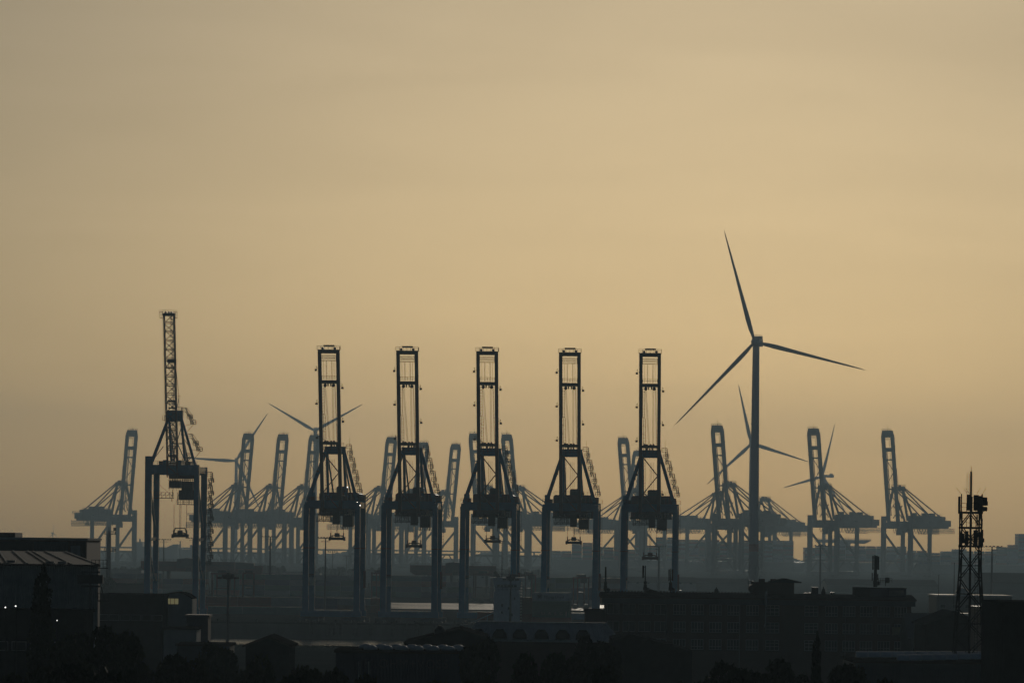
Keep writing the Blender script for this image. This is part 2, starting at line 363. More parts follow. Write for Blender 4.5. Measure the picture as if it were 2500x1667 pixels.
    for i in range(5): k.box(2.1 + i * .75, 2.3 + i * .75, 13.2, 13.4, 29.6 + (i % 2) * .5, 34.4)
    k.rail([(1.9, 13.2, 34), (5.7, 13.2, 34)], 1.4, .11, .7); k.build('cab_guard', M['steel'], t)
    # raised boom
    b = empty('boom', parent=c)
    O, T = Vector((0, -2.2, 36.9)), Vector((0, -16.4, 85.5)); D = (T - O).normalized(); L = (T - O).length
    def bp(x, s, n=0): return O + D * s + Vector((x, 0, 0)) + Vector((0, -D.z, D.y)) * n
    fr = lambda py: (1221 - py) / 371 * L
    for sx in (-1, 1): MB().beam(bp(sx * 2.88, -1.2), bp(sx * 2.88, L), 1.05, 1.7).build('boom_girder', M['boom'], b)
    MB().beam(bp(-3.4, L - .3), bp(3.4, L - .3), 1.0, 1.2).build('crossbeam', M['boom'], b)
    for py, th in ((924, 1.1), (1069.5, .85)):
        MB().beam(bp(-2.4, fr(py)), bp(2.4, fr(py)), 1.2, th).build('crossbeam', M['boom'], b)
    MB().beam(bp(-2.4, fr(1092)), bp(2.4, fr(1138)), .3).build('brace', M['boom'], b)
    MB().beam(bp(2.4, fr(1141)), bp(-2.4, fr(1186)), .3).build('brace', M['boom'], b)
    MB().beam(bp(-2.4, fr(1186), .2), bp(2.4, fr(1226), .2), .3).build('brace', M['boom'], b)
    k = MB()
    for py in (861, 866, 873): k.beam(bp(-2.4, fr(py), .5), bp(2.4, fr(py), .5), .14)
    for i in range(13): k.beam(bp(-2.3 + i * .383, fr(859), .5), bp(-2.3 + i * .383, fr(873), .5), .09)
    k.build('mesh_panel', M['steel'], b)
    k = MB(); e = L + .2
    hp = bp(0, e); k.box(-3.6, 3.6, hp.y - 1.2, hp.y + 1.4, hp.z, hp.z + .12)
    k.rail([(-3.55, hp.y - 1.1, hp.z + .1), (3.55, hp.y - 1.1, hp.z + .1), (3.55, hp.y + 1.3, hp.z + .1)], t=.1, step=1.1)
    k.box(-1.6, 1.8, hp.y - .6, hp.y + .6, hp.z + 1.05, hp.z + 1.55)
    for x in (-1.9, 1.9): k.tube((x, hp.y - .5, hp.z + .5), (x, hp.y + .5, hp.z + .5), .42)
    k.build('head_platform', M['steel'], b)
    k = MB()
    for x, x2 in ((-1.5, -.2), (-1.2, .1), (.9, .9), (1.2, 1.2), (1.7, 2.1), (1.85, 2.3)): k.beam(bp(x, fr(930)), bp(x2, fr(1085)), .085)
    for x in (-1.7, -.9, -.7, .8, 1.0, 1.6): k.beam(bp(x, fr(875)), bp(x, fr(919)), .08)
    for x in (.2, .7, 1.3): k.beam(bp(x, fr(1108)), bp(x, fr(1195)), .08)
    k.build('boom_rope', M['steel'], b)
    k = MB(); ladder(k, bp(-1.95, fr(1000), .4), bp(-1.95, fr(932), .4), .65, .85, .12, .6); ladder(k, bp(-1.65, fr(1088), .4), bp(-1.65, fr(1002), .4), .65, .85, .12, .6)
    for i in range(8): k.beam(bp(-2.4, fr(940 + i * 20)), bp(-1.6, fr(940 + i * 20)), .09)
    ladder(k, bp(-1.5, fr(1190), .3), bp(-1.5, fr(1095), .3), .5, .9, .08)
    k.build('ladder', M['steel'], b)
    for py in (918, 1088): MB().rail([bp(-2.3, fr(py), 0), bp(2.3, fr(py), 0)], t=.11).build('boom_railing', M['steel'], b)
    for x in (-1.3, 1.3): MB().tube(bp(x, fr(932), -.3), bp(x, fr(932), .3), .55).build('sheave', M['steel'], b)
    for x in (-.4, .5): MB().cbox(bp(x, fr(931)), .4, .5, .9).build('rope_clamp', M['steel'], b)
    for x in (-1.6, -.9, .3, 1.2): MB().tube(bp(x, fr(1066), -.2), bp(x, fr(1066), .2), .4, n=6).build('sheave', M['steel'], b)
    for sx, py in ((-1, 894), (-1, 974), (-1, 1055), (1, 936), (1, 1016), (-1, 1135), (1, 1182)):
        p = bp(sx * 3.9, fr(py)); f = MB().cbox(p + Vector((sx * .25, 0, -.25)), .75, .6, .65); f.beam(p + Vector((-sx * .5, 0, .3)), p + Vector((sx * .2, 0, .3)), .1); f.beam(p + Vector((sx * .2, 0, .9)), p + Vector((sx * .2, 0, -.1)), .1); f.cbox(p + Vector((sx * .1, 0, .8)), .3, .3, .25)
        f.build('floodlight', M['steel'], b)
    # stairs down the A-frame
    k = MB(); n = 8
    stair_run(k, [(4.4 + i * .62, 7.4 - i * .95, 55.6 - i * 2.05) for i in range(n)], 1.1)
    k.beam((4.6, 7.4, 56.5), (4.6, 7.4, 58.8), .08)
    k.build('stairway', M['steel'], c)
    k = MB(); ladder(k, (X + 1.15, 18, 24), (X + 1.15, 18, 38), .5, 1, .08); k.build('leg_ladder', M['steel'], c)
    return c
near_labels = ['first of the five alike blue gantry cranes from the left, box boom raised',
               'second of the five alike blue gantry cranes from the left, box boom raised',
               'middle one of the five alike blue gantry cranes with raised box boom',
               'fourth of the five alike blue gantry cranes from the left, beside the white ship',
               'fifth of the five alike blue gantry cranes, rightmost, behind the brick building']
proto = box_boom_crane()
near_px = [809, 998.5, 1191, 1390.5, 1584]; spread_z = [26.3, 24.2, 26.0, 25.9, 21.2]
for i, px in enumerate(near_px):
    o = proto if i == 0 else copy_tree(proto)
    p = P(px, 1400, 1300); o.location = (p.x, 1300, 0); o.rotation_euler = (0, 0, R(-3.2))
    tag(o, near_labels[i], 'crane', 'blue gantry cranes with raised box booms')
    for ch in o.children:
        if ch.name.startswith('trolley'): ch.location = (0, (0, 2.2, -1.6, 3.0, .8)[i], 0)
        if ch.name.startswith('boom'): ch.rotation_euler = (R((0, .25, -.15, .1, -.25)[i]), 0, 0)
for i, o in enumerate([x for x in sc.objects if x.parent is None and x.name.startswith('gantry_crane')]):
    spreader(o, .9 if i != 4 else .2, 8, spread_z[i], 4.7, 31.6, M['steel'] if i < 4 else M['red'])

# ---------------------------------------------------------------- blue crane with lattice boom
def lattice_crane():
    c = empty('lattice_boom_crane'); B = M['blue']; X = 7.7
    for sx in (-1, 1):
        MB().beam((sx * X, 0, 2.9), (sx * X, 0, 52.2 if sx < 0 else 49.6), 1.85, 1.8, 2.15 if sx < 0 else 1.5, 1.8).build('leg', B, c)
        MB().beam((sx * X, 18, 2.9), (sx * X, 18, 49.2), 1.5, 1.6, 1.9, 1.7).build('leg', B, c)
        MB().box(sx * X - .7, sx * X + .7, .9, 17.1, 47, 49).build('side_beam', B, c)
        MB().beam((sx * X, 1, 45), (sx * X, 17.2, 27.5), .7, .7).build('side_brace', B, c)
        MB().beam((sx * X, 1, 25.6), (sx * X, 17.2, 26.2), .8, .9).build('side_tie', B, c)
        MB().beam((sx * X, 1, 24), (sx * X, 17.2, 12), .5, .5).build('side_brace', B, c)
    MB().prism([(-8.6, 46.4), (-6.4, 46.4), (-5.6, 46.9), (6.2, 46.9), (6.8, 46.4), (8.4, 46.4), (8.4, 49.5), (-8.6, 49.5)], -1, 1).build('portal_beam', B, c)
    MB().box(-8.6, 8.6, 17.1, 18.9, 46.6, 49.2).build('portal_beam', B, c)
    for y in (0, 18): MB().box(-9, 9, y - 1, y + 1, 2, 3.9).build('sill_beam', B, c)
    bogie_set(c, (-6.8, 6.8), (0, 18), M['blue_dark'], M['steel'])
    for sx in (-1, 1): MB().box(sx * 2.4 - .5, sx * 2.4 + .5, -2, 34, 49.5, 51).build('girder', B, c)
    a = empty('a_frame', parent=c)
    for sx in (-1, 1):
        MB().beam((sx * 7.1, .3, 49.5), (sx * 2.1, 4, 64.4), .95, .9, .8, .8).build('front_strut', B, a)
        MB().beam((sx * 1.9, 4.4, 64), (sx * 2.2, 12.5, 51), .75, .7).build('rear_strut', B, a)
        MB().beam((sx * 1.7, 4.6, 63), (sx * 2.2, 19, 51), .4, .35).build('backstay', B, a)
    MB().box(-2.5, 2.5, 3.2, 5.2, 63.4, 66.9).build('apex_beam', B, a)
    for z0_, z1_, s_ in ((51.2, 55.4, 1), (55.4, 59.4, -1), (59.4, 63.4, 1)):
        xa, xb = 2.1 + (64.4 - z0_) * .335, 2.1 + (64.4 - z1_) * .335
        MB().beam((-s_ * xa * .96, 3.6 - (64.4 - z0_) * .22, z0_), (-s_ * xb * .96 + s_ * 1.6, 3.6 - (64.4 - z1_) * .22, z1_), .2).build('knee_brace', B, a)
    MB().beam((-2.0, 9, 56.5), (2.0, 9, 56.5), .35).build('rear_tie', B, a); MB().beam((-2.0, 12, 51.6), (1.9, 5.5, 62), .25).build('rear_brace', B, a); MB().beam((2.0, 12, 51.6), (-1.9, 5.5, 62), .25).build('rear_brace', B, a)
    k = MB(); k.box(-3.9, -2.7, 3, 4.5, 63.6, 63.75); k.rail([(-3.9, 3, 63.7), (-2.7, 3, 63.7)], 1.5, .1, .6); k.box(-2.9, -2.3, 3.3, 4.2, 63.8, 65)
    k.rail([(.3, 3.2, 66.9), (2.5, 3.2, 66.9)], 1.1, .09); k.build('apex_cage', M['steel'], a)
    k = MB(); stair_run(k, [(2.9, 4, 66.6), (4.9, 3.4, 64.4), (6.0, 3, 62.6)], 1.2, f=2.3); k.beam((6.3, 3, 62.8), (2.6, 4, 61.9), .12); k.beam((6.0, 3, 62.4), (3.0, 3.6, 59), .14)
    stair_run(k, [(5.2, 1.8, 58.2), (7.2, 1.2, 55.9), (8.4, .8, 54.0)], 1.2, f=2.3); k.beam((8.8, .8, 54.2), (5.2, 1.4, 54.4), .12); k.beam((8.6, .8, 53.8), (5.4, 1.2, 50), .14)
    stair_run(k, [(3.4, 3, 50.4), (5.0, 2.4, 52.2)], .9); k.build('stairway', M['steel'], a)
    # lattice boom
    b = empty('boom', parent=c)
    O, T = Vector((0, -1.4, 46.5)), Vector((0, -13.4, 96.4)); D = (T - O).normalized(); L = (T - O).length; N = Vector((0, -D.z, D.y))
    def bp(x, s, n=0): return O + D * s + Vector((x, 0, 0)) + N * n
    for sx in (-1.6, 1.6):
        for n in (0, 2.6): MB().tube(bp(sx, -1, -n), bp(sx, L, -n), .19 if n == 0 else .15, n=6).build('boom_chord', M['steel'], b)
    nb = 18
    for i in range(nb):
        s0, s1 = i * L / nb, (i + 1) * L / nb; sg = 1 if i % 2 else -1
        k = MB()
        k.tube(bp(-1.6, s0), bp(1.6, s0), .14, n=5); k.tube(bp(-1.6 * sg, s0), bp(1.6 * sg, s1), .13, n=5)
        k.tube(bp(-1.6, s0, -2.6), bp(1.6, s0, -2.6), .12, n=5); k.tube(bp(1.6 * sg, s0, -2.6), bp(-1.6 * sg, s1, -2.6), .11, n=5)
        for sx in (-1.6, 1.6): k.tube(bp(sx, s0), bp(sx, s1, -2.6), .1, n=5); k.tube(bp(sx, s0), bp(sx, s0, -2.6), .09, n=5)
        k.build('lattice_bay', M['steel'], b)
    k = MB()
    for x in (.35, .75, 1.15): k.beam(bp(x, 0, -1.2), bp(x, L - .5, -1.2), .1, .3)
    ladder(k, bp(.55, 0, -1.5), bp(.55, L - 1, -1.5), .5, .8, .06); k.build('boom_ladder', M['steel'], b)
    e = bp(0, L + .2); k = MB().box(-1.9, 1.9, e.y - .8, e.y + 2.2, e.z - .6, e.z + .2)
    for sx in (-1, 1):
        x0, x1 = sorted((sx * 1.7, sx * 2.8)); k.box(x0, x1, e.y - .8, e.y + .8, e.z - 1.3, e.z - 1.2)
        k.rail([(x0, e.y - .8, e.z - 1.2), (x1, e.y - .8, e.z - 1.2)], 1.8, .09, .5)
    k.rail([(-2.7, e.y - .8, e.z + .2), (2.7, e.y - .8, e.z + .2)], .9, .08, .9)
    for x in (-.9, .1, .9): k.tube((x, e.y - .4, e.z + .4), (x, e.y + .4, e.z + .4), .35)
    k.build('head_platform', M['steel'], b)
    for s, w_ in ((36.2, 1.0), (23.4, .5), (5.5, .5)):
        p = bp(.3, s, -1.3); k = MB().cbox(p, 2.3, 2, w_); k.cbox(p + Vector((0, 0, -2.2)), 2.0, 1.8, .4)
        for x in (-.9, 0, .9): k.beam(p + Vector((x, 0, -2.2)), p + Vector((x, 0, 0)), .12)
        k.build('boom_platform', M['steel'], b)
    k = MB(); j = bp(2.4, 24.5, -2); k.beam(bp(1.6, 37, -1), j, .13); k.beam(j, bp(2.2, 15, -2.5), .13); k.beam(j, bp(1.6, 19.5, -1), .13); k.beam(bp(1.5, 36.5, -1), bp(2.4, 36.5, -1), .12)
    k.beam(j + Vector((-.4, 0, .3)), j + Vector((.6, 0, .3)), .15); k.build('stay_link', M['steel'], b)
    k = MB(); k.beam(bp(-1.95, 12), bp(-1.95, L - 1), .07); k.build('boom_rope', M['steel'], b)
    # trolley and machinery slung under the girders
    t = MB().box(-2.0, 6.6, 5, 13, 45.3, 46.4)
    for i in range(17): t.box(-1.95 + i * .53, -1.75 + i * .53, 5, 5.3, 42.4 + (i % 3) * .3, 45.3)
    t = t.build('trolley', M['steel'], c)
    MB().box(-1.9, 1.6, 6, 12, 42.4, 44.6).build('hoist_motor', M['steel'], t)
    MB().box(2.0, 5.6, 6, 12, 41.2, 44.4).build('hoist_drum', M['steel'], t)
    MB().box(1.2, 6.4, 5.5, 12.5, 38.6, 41.6).build('operator_cab', M['steel'], t)
    k = MB().box(.7, 6.7, 5, 12.6, 37, 37.15); k.rail([(.7, 5, 37.15), (6.7, 5, 37.15)], 1.3, .1, .55); k.rail([(.7, 8, 38.4), (6.7, 8, 38.4)], 1.2, .1, .8)
    for x in (.9, 2.8, 4.6, 6.5): k.beam((x, 5.2, 37), (x, 5.2, 41), .13)
    k.build('service_deck', M['steel'], t)
    k = MB().box(-6.8, -.4, 5, 6.2, 38.9, 39.1); k.rail([(-6.8, 5, 39.1), (-.4, 5, 39.1)], 1.7, .1, 1.1)
    for i in range(5): k.beam((-6.8 + i * 1.3, 5, 39.1), (-5.5 + i * 1.3, 5, 40.7), .1)
    k.beam((-6.6, 5.4, 44.5), (-.6, 5.4, 39.6), .1); k.beam((-1, 5.6, 38), (-.6, 5.6, 42.5), .2); k.build('maintenance_walkway', M['steel'], t)
    k = MB()
    for i in range(14): k.beam((-1.8 + i * .62, 4.8, 41.4 + (i * 5 % 4) * .5), (-1.8 + i * .62, 4.8, 46.2), .12)
    for z_ in (42.2, 43.6, 44.8): k.beam((-2, 4.8, z_), (6.6, 4.8, z_), .12)
    for i in range(6): k.beam((.8 + i * 1.1, 4.9, 38.6), (1.6 + i * 1.0, 4.9, 41.6), .12)
    k.build('cable_frame', M['steel'], t)
    k = MB(); k.rail([(-6.2, -.9, 49.5), (7.8, -.9, 49.5)], 1.1, .1, 1.3); k.box(-4.4, -3.2, -.8, .6, 49.5, 50.7); k.box(4.0, 5.6, -.8, .6, 49.5, 50.5); k.build('beam_equipment', M['steel'], c)
    # stairs on the landward leg
    k = MB(); n = 15
    stair_run(k, [(X + 2.0 + (.35 if i % 2 else -.25), 18, 46.5 - i * 2.05) for i in range(n)], 1.15, f=2.3); k.build('leg_stairway', M['steel'], c)
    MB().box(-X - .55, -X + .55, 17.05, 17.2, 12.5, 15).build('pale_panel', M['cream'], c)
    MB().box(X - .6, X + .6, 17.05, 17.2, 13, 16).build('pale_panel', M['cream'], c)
    # spreader with arched frame
    s = spreader(c, 1.4, 8.5, 26.6, 4.8, 37.1)
    k = MB(); k.beam((-.8, 8.5, 27.2), (-.2, 8.5, 29.5), .3); k.beam((3.6, 8.5, 27.2), (3.0, 8.5, 29.5), .3); k.beam((-.3, 8.5, 29.5), (3.1, 8.5, 29.5), .3)
    k.box(-.9, 3.7, 8, 9, 26.7, 27.7); k.build('spreader_arch', M['steel'], s)
    return c
lc = lattice_crane(); p = P(419, 1400, 1300); lc.location = (p.x, 1300, 0); lc.rotation_euler = (0, 0, R(-3.2))
tag(lc, 'tall blue gantry crane with raised lattice boom, left of the five alike cranes', 'crane')

# ---------------------------------------------------------------- far ship-to-shore cranes in the haze
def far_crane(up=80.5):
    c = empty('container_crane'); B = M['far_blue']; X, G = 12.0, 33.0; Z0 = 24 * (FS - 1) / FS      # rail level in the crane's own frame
    for sx in (-1, 1):
        MB().box(sx * X - 1.6, sx * X + 1.6, -1.6, 1.6, Z0 + 1.5, 53.5).build('leg', B, c)
        MB().box(sx * X - 1.3, sx * X + 1.3, G - 1.3, G + 1.3, Z0 + 1.5, 49.5).build('leg', B, c)
        MB().beam((sx * X, 0, 41), (sx * X, G - 1.2, 21), 1.3, 1.4).build('side_brace', B, c)
        MB().box(sx * X - .7, sx * X + .7, 1.4, G - 1.3, 17.3, 19).build('tie_beam', B, c)
        for y0 in (1.5, G - 1.5): MB().beam((sx * X, y0, Z0 + 4), (sx * X, G / 2 + (4 if y0 > 9 else -4), 17.4), .8).build('side_brace', B, c)
        MB().box(sx * X - 1.2, sx * X + 1.2, 1.4, G - 1.3, 44.5, 48.5).build('side_beam', B, c)
        MB().box(sx * 4 - 1, sx * 4 + 1, -6, 80, 44.6, 49.6).build('girder', B, c)
    for y in (0, G):
        MB().box(-X, X, y - 1.4, y + 1.4, 43.6, 48.2).build('portal_beam', B, c)
        MB().box(-X - 2, X + 2, y - 1.2, y + 1.2, Z0 + 1.6, Z0 + 4).build('sill_beam', B, c)
    MB().box(-6.5, 6.5, 31, 65, 46, 54.4).build('machine_house', B, c)
    k = MB()
    for x, y in ((-3, 34), (2, 44), (-1, 49), (0, 60)): k.box(x - 1.8, x + 1.8, y - 2, y + 2, 54.4, 56.6)
    k.rail([(-6.5, 31, 54.4), (-6.5, 65, 54.4)], 1.2, .18, 4); k.rail([(6.5, 31, 54.4), (6.5, 65, 54.4)], 1.2, .18, 4); k.build('roof_vent', B, c)
    a = empty('a_frame', parent=c)
    for sx in (-1, 1):
        MB().beam((sx * 9.5, -.4, 50), (sx * 4, .6, 76), 1.5).build('front_strut', B, a)
        MB().beam((sx * 4, 1, 75), (sx * 4.2, 21, 49.6), 1.3).build('rear_strut', M['far_red'], a)
        MB().beam((sx * 3.8, 1.4, 76), (sx * 4.4, 47, 54.6), .8).build('backstay', M['far_red'], a)
        MB().beam((sx * 3.8, 1.4, 77), (sx * 4.4, 78, 49.4), .8).build('backstay', M['far_red'], a)
        MB().beam((sx * 4, .8, 62), (-sx * 4, .8, 52), .6).build('cross_brace', B, a)
    MB().box(-5.2, 5.2, -.8, 3.4, 73.6, 77).build('apex_beam', B, a)
    k = MB(); k.rail([(-5, -.8, 77), (5, -.8, 77), (5, 3.4, 77)], 1.3, .2, 2); k.box(-3, -1, 0, 2, 77, 78.6).box(1, 2.4, 0, 2, 77, 78.2); k.build('apex_deck', B, a)
    k = MB()
    for z in (53, 57.5, 62, 66.5, 71): k.box(6.2 - (z - 50) * .1, 8.4 - (z - 50) * .1, 2, 4, z, z + .25); k.beam((7.3 - (z - 50) * .1, 3, z), (6.4 - (z - 46) * .1, 3, z + 4), .5)
    k.build('stairway', M['far_blue'], a)
    # boom
    b = empty('boom', parent=c); L = 72.5
    O = Vector((0, -6.5, 49)); D = Vector((0, -math.cos(R(up)), math.sin(R(up)))); N = Vector((0, -D.z, D.y))
    def bp(x, s, n=0): return O + D * s + Vector((x, 0, 0)) + N * n
    for sx in (-1, 1):
        MB().beam(bp(sx * 4.1, -3), bp(sx * 4.1, L - 4.5), 2.1, 3.0).build('boom_girder', B, b)
        MB().beam(bp(sx * 4.1, L - 4.6), bp(sx * 3.4, L), 2.1, 3.0, 1.8, 2.0).build('boom_tip', B, b)
    for s, t in ((L - 2.6, 1.6, ), (L - 15, 2.2), (L - 23, 1.6), (26, 1.6)): MB().beam(bp(-3.6, s), bp(3.6, s), t, 5.2 if s > L - 4 else 3.0 if s > L - 16 else 1.1).build('crossbeam', B, b)
    MB().beam(bp(-5.2, L - 15, .2), bp(5.2, L - 15, .2), 1.6, 1.0).build('boom_platform', B, b)
    k = MB()
    for i in range(9): k.beam(bp(-3 + i * .75, L - 7, .6), bp(-3 + i * .75, L - 3.8, .6), .16)
    k.beam(bp(-3.2, L - 7, .6), bp(3.2, L - 7, .6), .2); k.build('mesh_panel', M['far_blue'], b)
    k = MB(); e = bp(0, L); k.box(-4.3, 4.3, e.y - 1.4, e.y + 1.4, e.z, e.z + .3); k.rail([(-4.2, e.y - 1.3, e.z), (4.2, e.y - 1.3, e.z)], 1.5, .2, 1.4); k.beam((.5, e.y, e.z), (.2, e.y, e.z + 4), .2); k.build('head_platform', B, b)
    k = MB()
    for s0, s1, sg in ((30, 40, 1), (40, 51, -1), (8, 16, 1), (16, 25, -1)): k.beam(bp(-3.4 * sg, s0), bp(3.4 * sg, s1), .45)
    k.beam(bp(-1.2, 5, .5), bp(-1.2, L - 16, .5), .5); k.beam(bp(-2.0, 5, .5), bp(-2.0, L - 16, .5), .25)
    for x in (1.0, 1.6): k.beam(bp(x, 5), bp(x, L - 8), .12)
    k.build('boom_brace', B, b)
    for s, sx in ((30, -1), (42, 1), (52, -1), (60, 1)): MB().beam(bp(sx * 4.8, s), bp(sx * 6.3, s), .4, .5).build('floodlight', B, b)
    MB().beam((-5, -2, 51), bp(-5, 42, -2), .2).beam((5, -2, 51), bp(5, 42, -2), .2).build('boom_stay', B, b)
    # festoon loops, trolley, walkways
    k = MB()
    for side in (-5.6,):
        for i in range(13):
            y0 = 4 + i * 4.6
            pts = [(side, y0 + 4.6 * t, 44.4 - 4.2 * math.sin(math.pi * t) ** .7) for t in (0, .12, .3, .5, .7, .88, 1)]
            for q0, q1 in zip(pts[:-1], pts[1:]): k.beam(q0, q1, .3)
    k.build('festoon_cable', M['far_blue'], c)
    t = MB().box(-4.5, 4.5, 8, 15, 41, 44.6).build('trolley', B, c)
    MB().box(-2, 2, 2, 5, 38.5, 42.5).build('operator_cab', B, t)
    k = MB().box(-7, -5, 50, 86, 39.6, 39.8); k.rail([(-7, 50, 39.8), (-7, 86, 39.8)], 4.6, .26, 1.6); k.rail([(7, 40, 40.2), (7, 86, 40.2)], 4.2, .26, 1.6)
    k.box(-6, 6, 70, 82, 46, 51).box(-3, 3, 72, 78, 51, 54); k.rail([(-6, 66, 50), (-6, 86, 50)], 2.4, .2, 2); k.build('rear_walkway', B, c)
    bogie_set(c, (-X + 1.5, X - 1.5), (0, G), M['steel'], M['steel'], dz=Z0)
    return c
fc = far_crane(); fl = far_crane(2.0)
FAR = [  # boom-top pixel x, depth, turn, which, label
    (327, 3475, 31, 0, 'hazy far crane standing alone at far left, boom leaning right'),
    (610, 3538, 31, 0, 'hazy far crane whose boom stands just left of the slim bare mast crane pair'),
    (694, 3550, 31, 0, 'hazy far crane between the two left wind turbines, boom leaning right'),
    (771, 3563, 31, 0, 'hazy far crane whose boom is half hidden by the first box-boom crane'),
    (958, 3603, 31, 0, 'hazy far crane whose boom shows just left of the second box-boom crane'),
    (1036, 3769, 31, 0, 'hazy far crane half hidden by the stairs of the second box-boom crane'),
    (1114, 3813, 31, 0, 'hazy far crane with right-leaning boom in the gap before the middle box-boom crane'),
    (1557, 3990, 31, 0, 'faintest far crane, its boom tip just left of the fifth box-boom crane'),
    (1158, 3463, -33, 0, 'hazy far crane with left-leaning boom behind the middle box-boom crane'),
    (1237, 3475, -33, 0, 'hazy far crane with left-leaning boom right beside the middle box-boom crane'),
    (1520, 3538, -33, 0, 'hazy far crane with left-leaning boom just left of the fifth box-boom crane'),
    (1748, 3161, -33, 0, 'grey far crane with raised boom left of the big wind turbine tower'),
    (1982, 3213, -33, 0, 'grey far crane with raised boom right of the big wind turbine tower'),
    (2162, 3245, -33, 0, 'rightmost grey far crane, beside the lattice telecom tower'),
    (1866, 4015, -33, 1, 'far crane with lowered boom, its apex just right of the big turbine tower'),
    (1755, 3700, 31, 1, 'far crane with lowered boom behind the raised crane left of the turbine tower'),
]
FAR[1] = (610, 3538, 31, 0, 'hazy far crane whose boom is crossed by the leftmost big turbine blade')
for i, (px, d, turn, k, lab) in enumerate(FAR):
    src = fl if k else fc
    o = src if not src.get('label') else copy_tree(src)
    d *= FS; o.scale = (FS, FS, FS)
    a = R(turn); top = Vector((0, -6.5 - 72.5 * math.cos(R(80.5)))) * FS if not k else Vector((0, 0))
    off = Vector((-top.y * math.sin(a), top.y * math.cos(a)))     # where the boom tip sits from the crane's origin
    tip = P(px, 1045 if not k else 1215, d)
    o.location = (tip.x - off.x, d, -24 * (FS - 1)); o.rotation_euler = (0, 0, a)
    tag(o, lab, 'crane', 'far container cranes in the haze')
# ---------------------------------------------------------------- wind turbines
def blade_mesh(Rr, cf):
    """aerofoil blade along +z, root at 0"""
    b = MB(); b.smooth = True; rings = []
    for t, ch, th, tw in ((0, .036, .036, 0), (.04, .036, .034, 5), (.12, .055, .028, 16), (.2, .062, .02, 14), (.4, .046, .012, 9), (.6, .034, .008, 6), (.8, .023, .005, 4), (.95, .013, .003, 3), (1, .003, .001, 3)):
        ring = []
        for i in range(12):
            a = 2 * math.pi * i / 12; x = math.cos(a) * ch * cf * Rr - (.25 * ch * Rr if t > .08 else 0) * .3; y = math.sin(a) * th / 2 * Rr
            k = R(tw); ring.append((x * math.cos(k) - y * math.sin(k), x * math.sin(k) + y * math.cos(k) - .012 * Rr * t * t, t * Rr))
        rings.append(ring)
    b.loft(rings); return b.mesh('blade', M['white'])
def turbine(px, py, d, Rr, first, yaw, label, rb, rt, band=False, cf=.52, nac=1.0):
    hub = P(px, py, d); hz = hub.z
    t = empty('wind_turbine', (hub.x, d, 0), R(yaw)); oh = rt * 2.3      # rotor sits in front of the tower
    k = MB(); k.smooth = True
    N = 14; zs = [0, .25, .5, .75, 1]
    k.loft([[(math.cos(2 * math.pi * i / 20) * (rb + (rt - rb) * s), math.sin(2 * math.pi * i / 20) * (rb + (rt - rb) * s), (hz - rt * .9) * s) for i in range(20)] for s in zs])
    tw = k.build('tower', M['white'], t)
    if band:
        k = MB(); k.smooth = True; z0, z1 = 24.2, 28.9; r_ = lambda z: rb + (rt - rb) * z / hz + .03
        k.tube((0, 0, z0), (0, 0, z1), r_(z0), r_(z1), 20, False); k.build('red_band', M['band'], tw)
    n = MB(); w_ = rt * 1.15
    n.prism_x([(-oh * .55, hz - w_ * .75), (rt * 4.6 * nac, hz - w_ * .9), (rt * 4.8 * nac, hz + w_ * .5), (rt * 4.5 * nac, hz + w_), (-oh * .4, hz + w_ * .95)], -w_, w_)
    nc = n.build('nacelle', M['white'], t)
    n = MB().box(-w_ * 1.02, w_ * 1.02, rt * (4.2 * nac - 1.6), rt * 4.2 * nac, hz + w_ * 1.0, hz + w_ * 1.75)
    n.rail([(-w_, rt * (4.2 * nac - 1.6), hz + w_ * 1.75), (w_, rt * (4.2 * nac - 1.6), hz + w_ * 1.75)], .9, .12, 1); n.build('cooler', M['white'], nc)
    r = empty('rotor', (0, -oh, hz), 0, t)
    h = MB(); h.smooth = True
    h.loft([[(math.cos(2 * math.pi * i / 14) * q * rt, yy * rt, math.sin(2 * math.pi * i / 14) * q * rt) for i in range(14)] for yy, q in ((1.0, .95), (.3, 1.15), (-.5, 1.0), (-1.1, .5), (-1.25, .1))])
    h.build('hub', M['white'], r)
    bm = blade_mesh(Rr, cf)
    for i in range(3):
        o = place(bm, 'blade', r); o.rotation_euler = (0, R(90 - first - 120 * i), 0)
    return tag(t, label, 'wind turbine', 'wind turbines')
turbine(1846, 836, 2600, 73.5, 106, -14, 'biggest wind turbine, its pale tower rising before the right-hand cranes', 3.3, 2.15, True, .33)
turbine(1834, 1083, 4110 * FS, 61 * FS, 103, 0, 'smaller wind turbine directly behind the biggest turbine tower', 3.0, 2.0)
turbine(2013, 1162, 4700 * FS, 63 * FS, 72, -48, 'wind turbine seen from the side behind a grey crane, nacelle pointing right', 2.9, 1.9, nac=2.0)
turbine(577, 1125, 4400 * FS, 61 * FS, 57, 0, 'leftmost large wind turbine, one blade pointing level to the left', 3.0, 2.0)
turbine(770, 1052, 4350 * FS, 58 * FS, 30, 0, 'wind turbine with two blades spread wide behind the first box-boom crane', 3.8, 2.4)
turbine(129, 1301, 5380 * FS, 14.5 * FS, 90, 62, 'tiny far wind turbine on the horizon above the hall at far left', .9, .65)

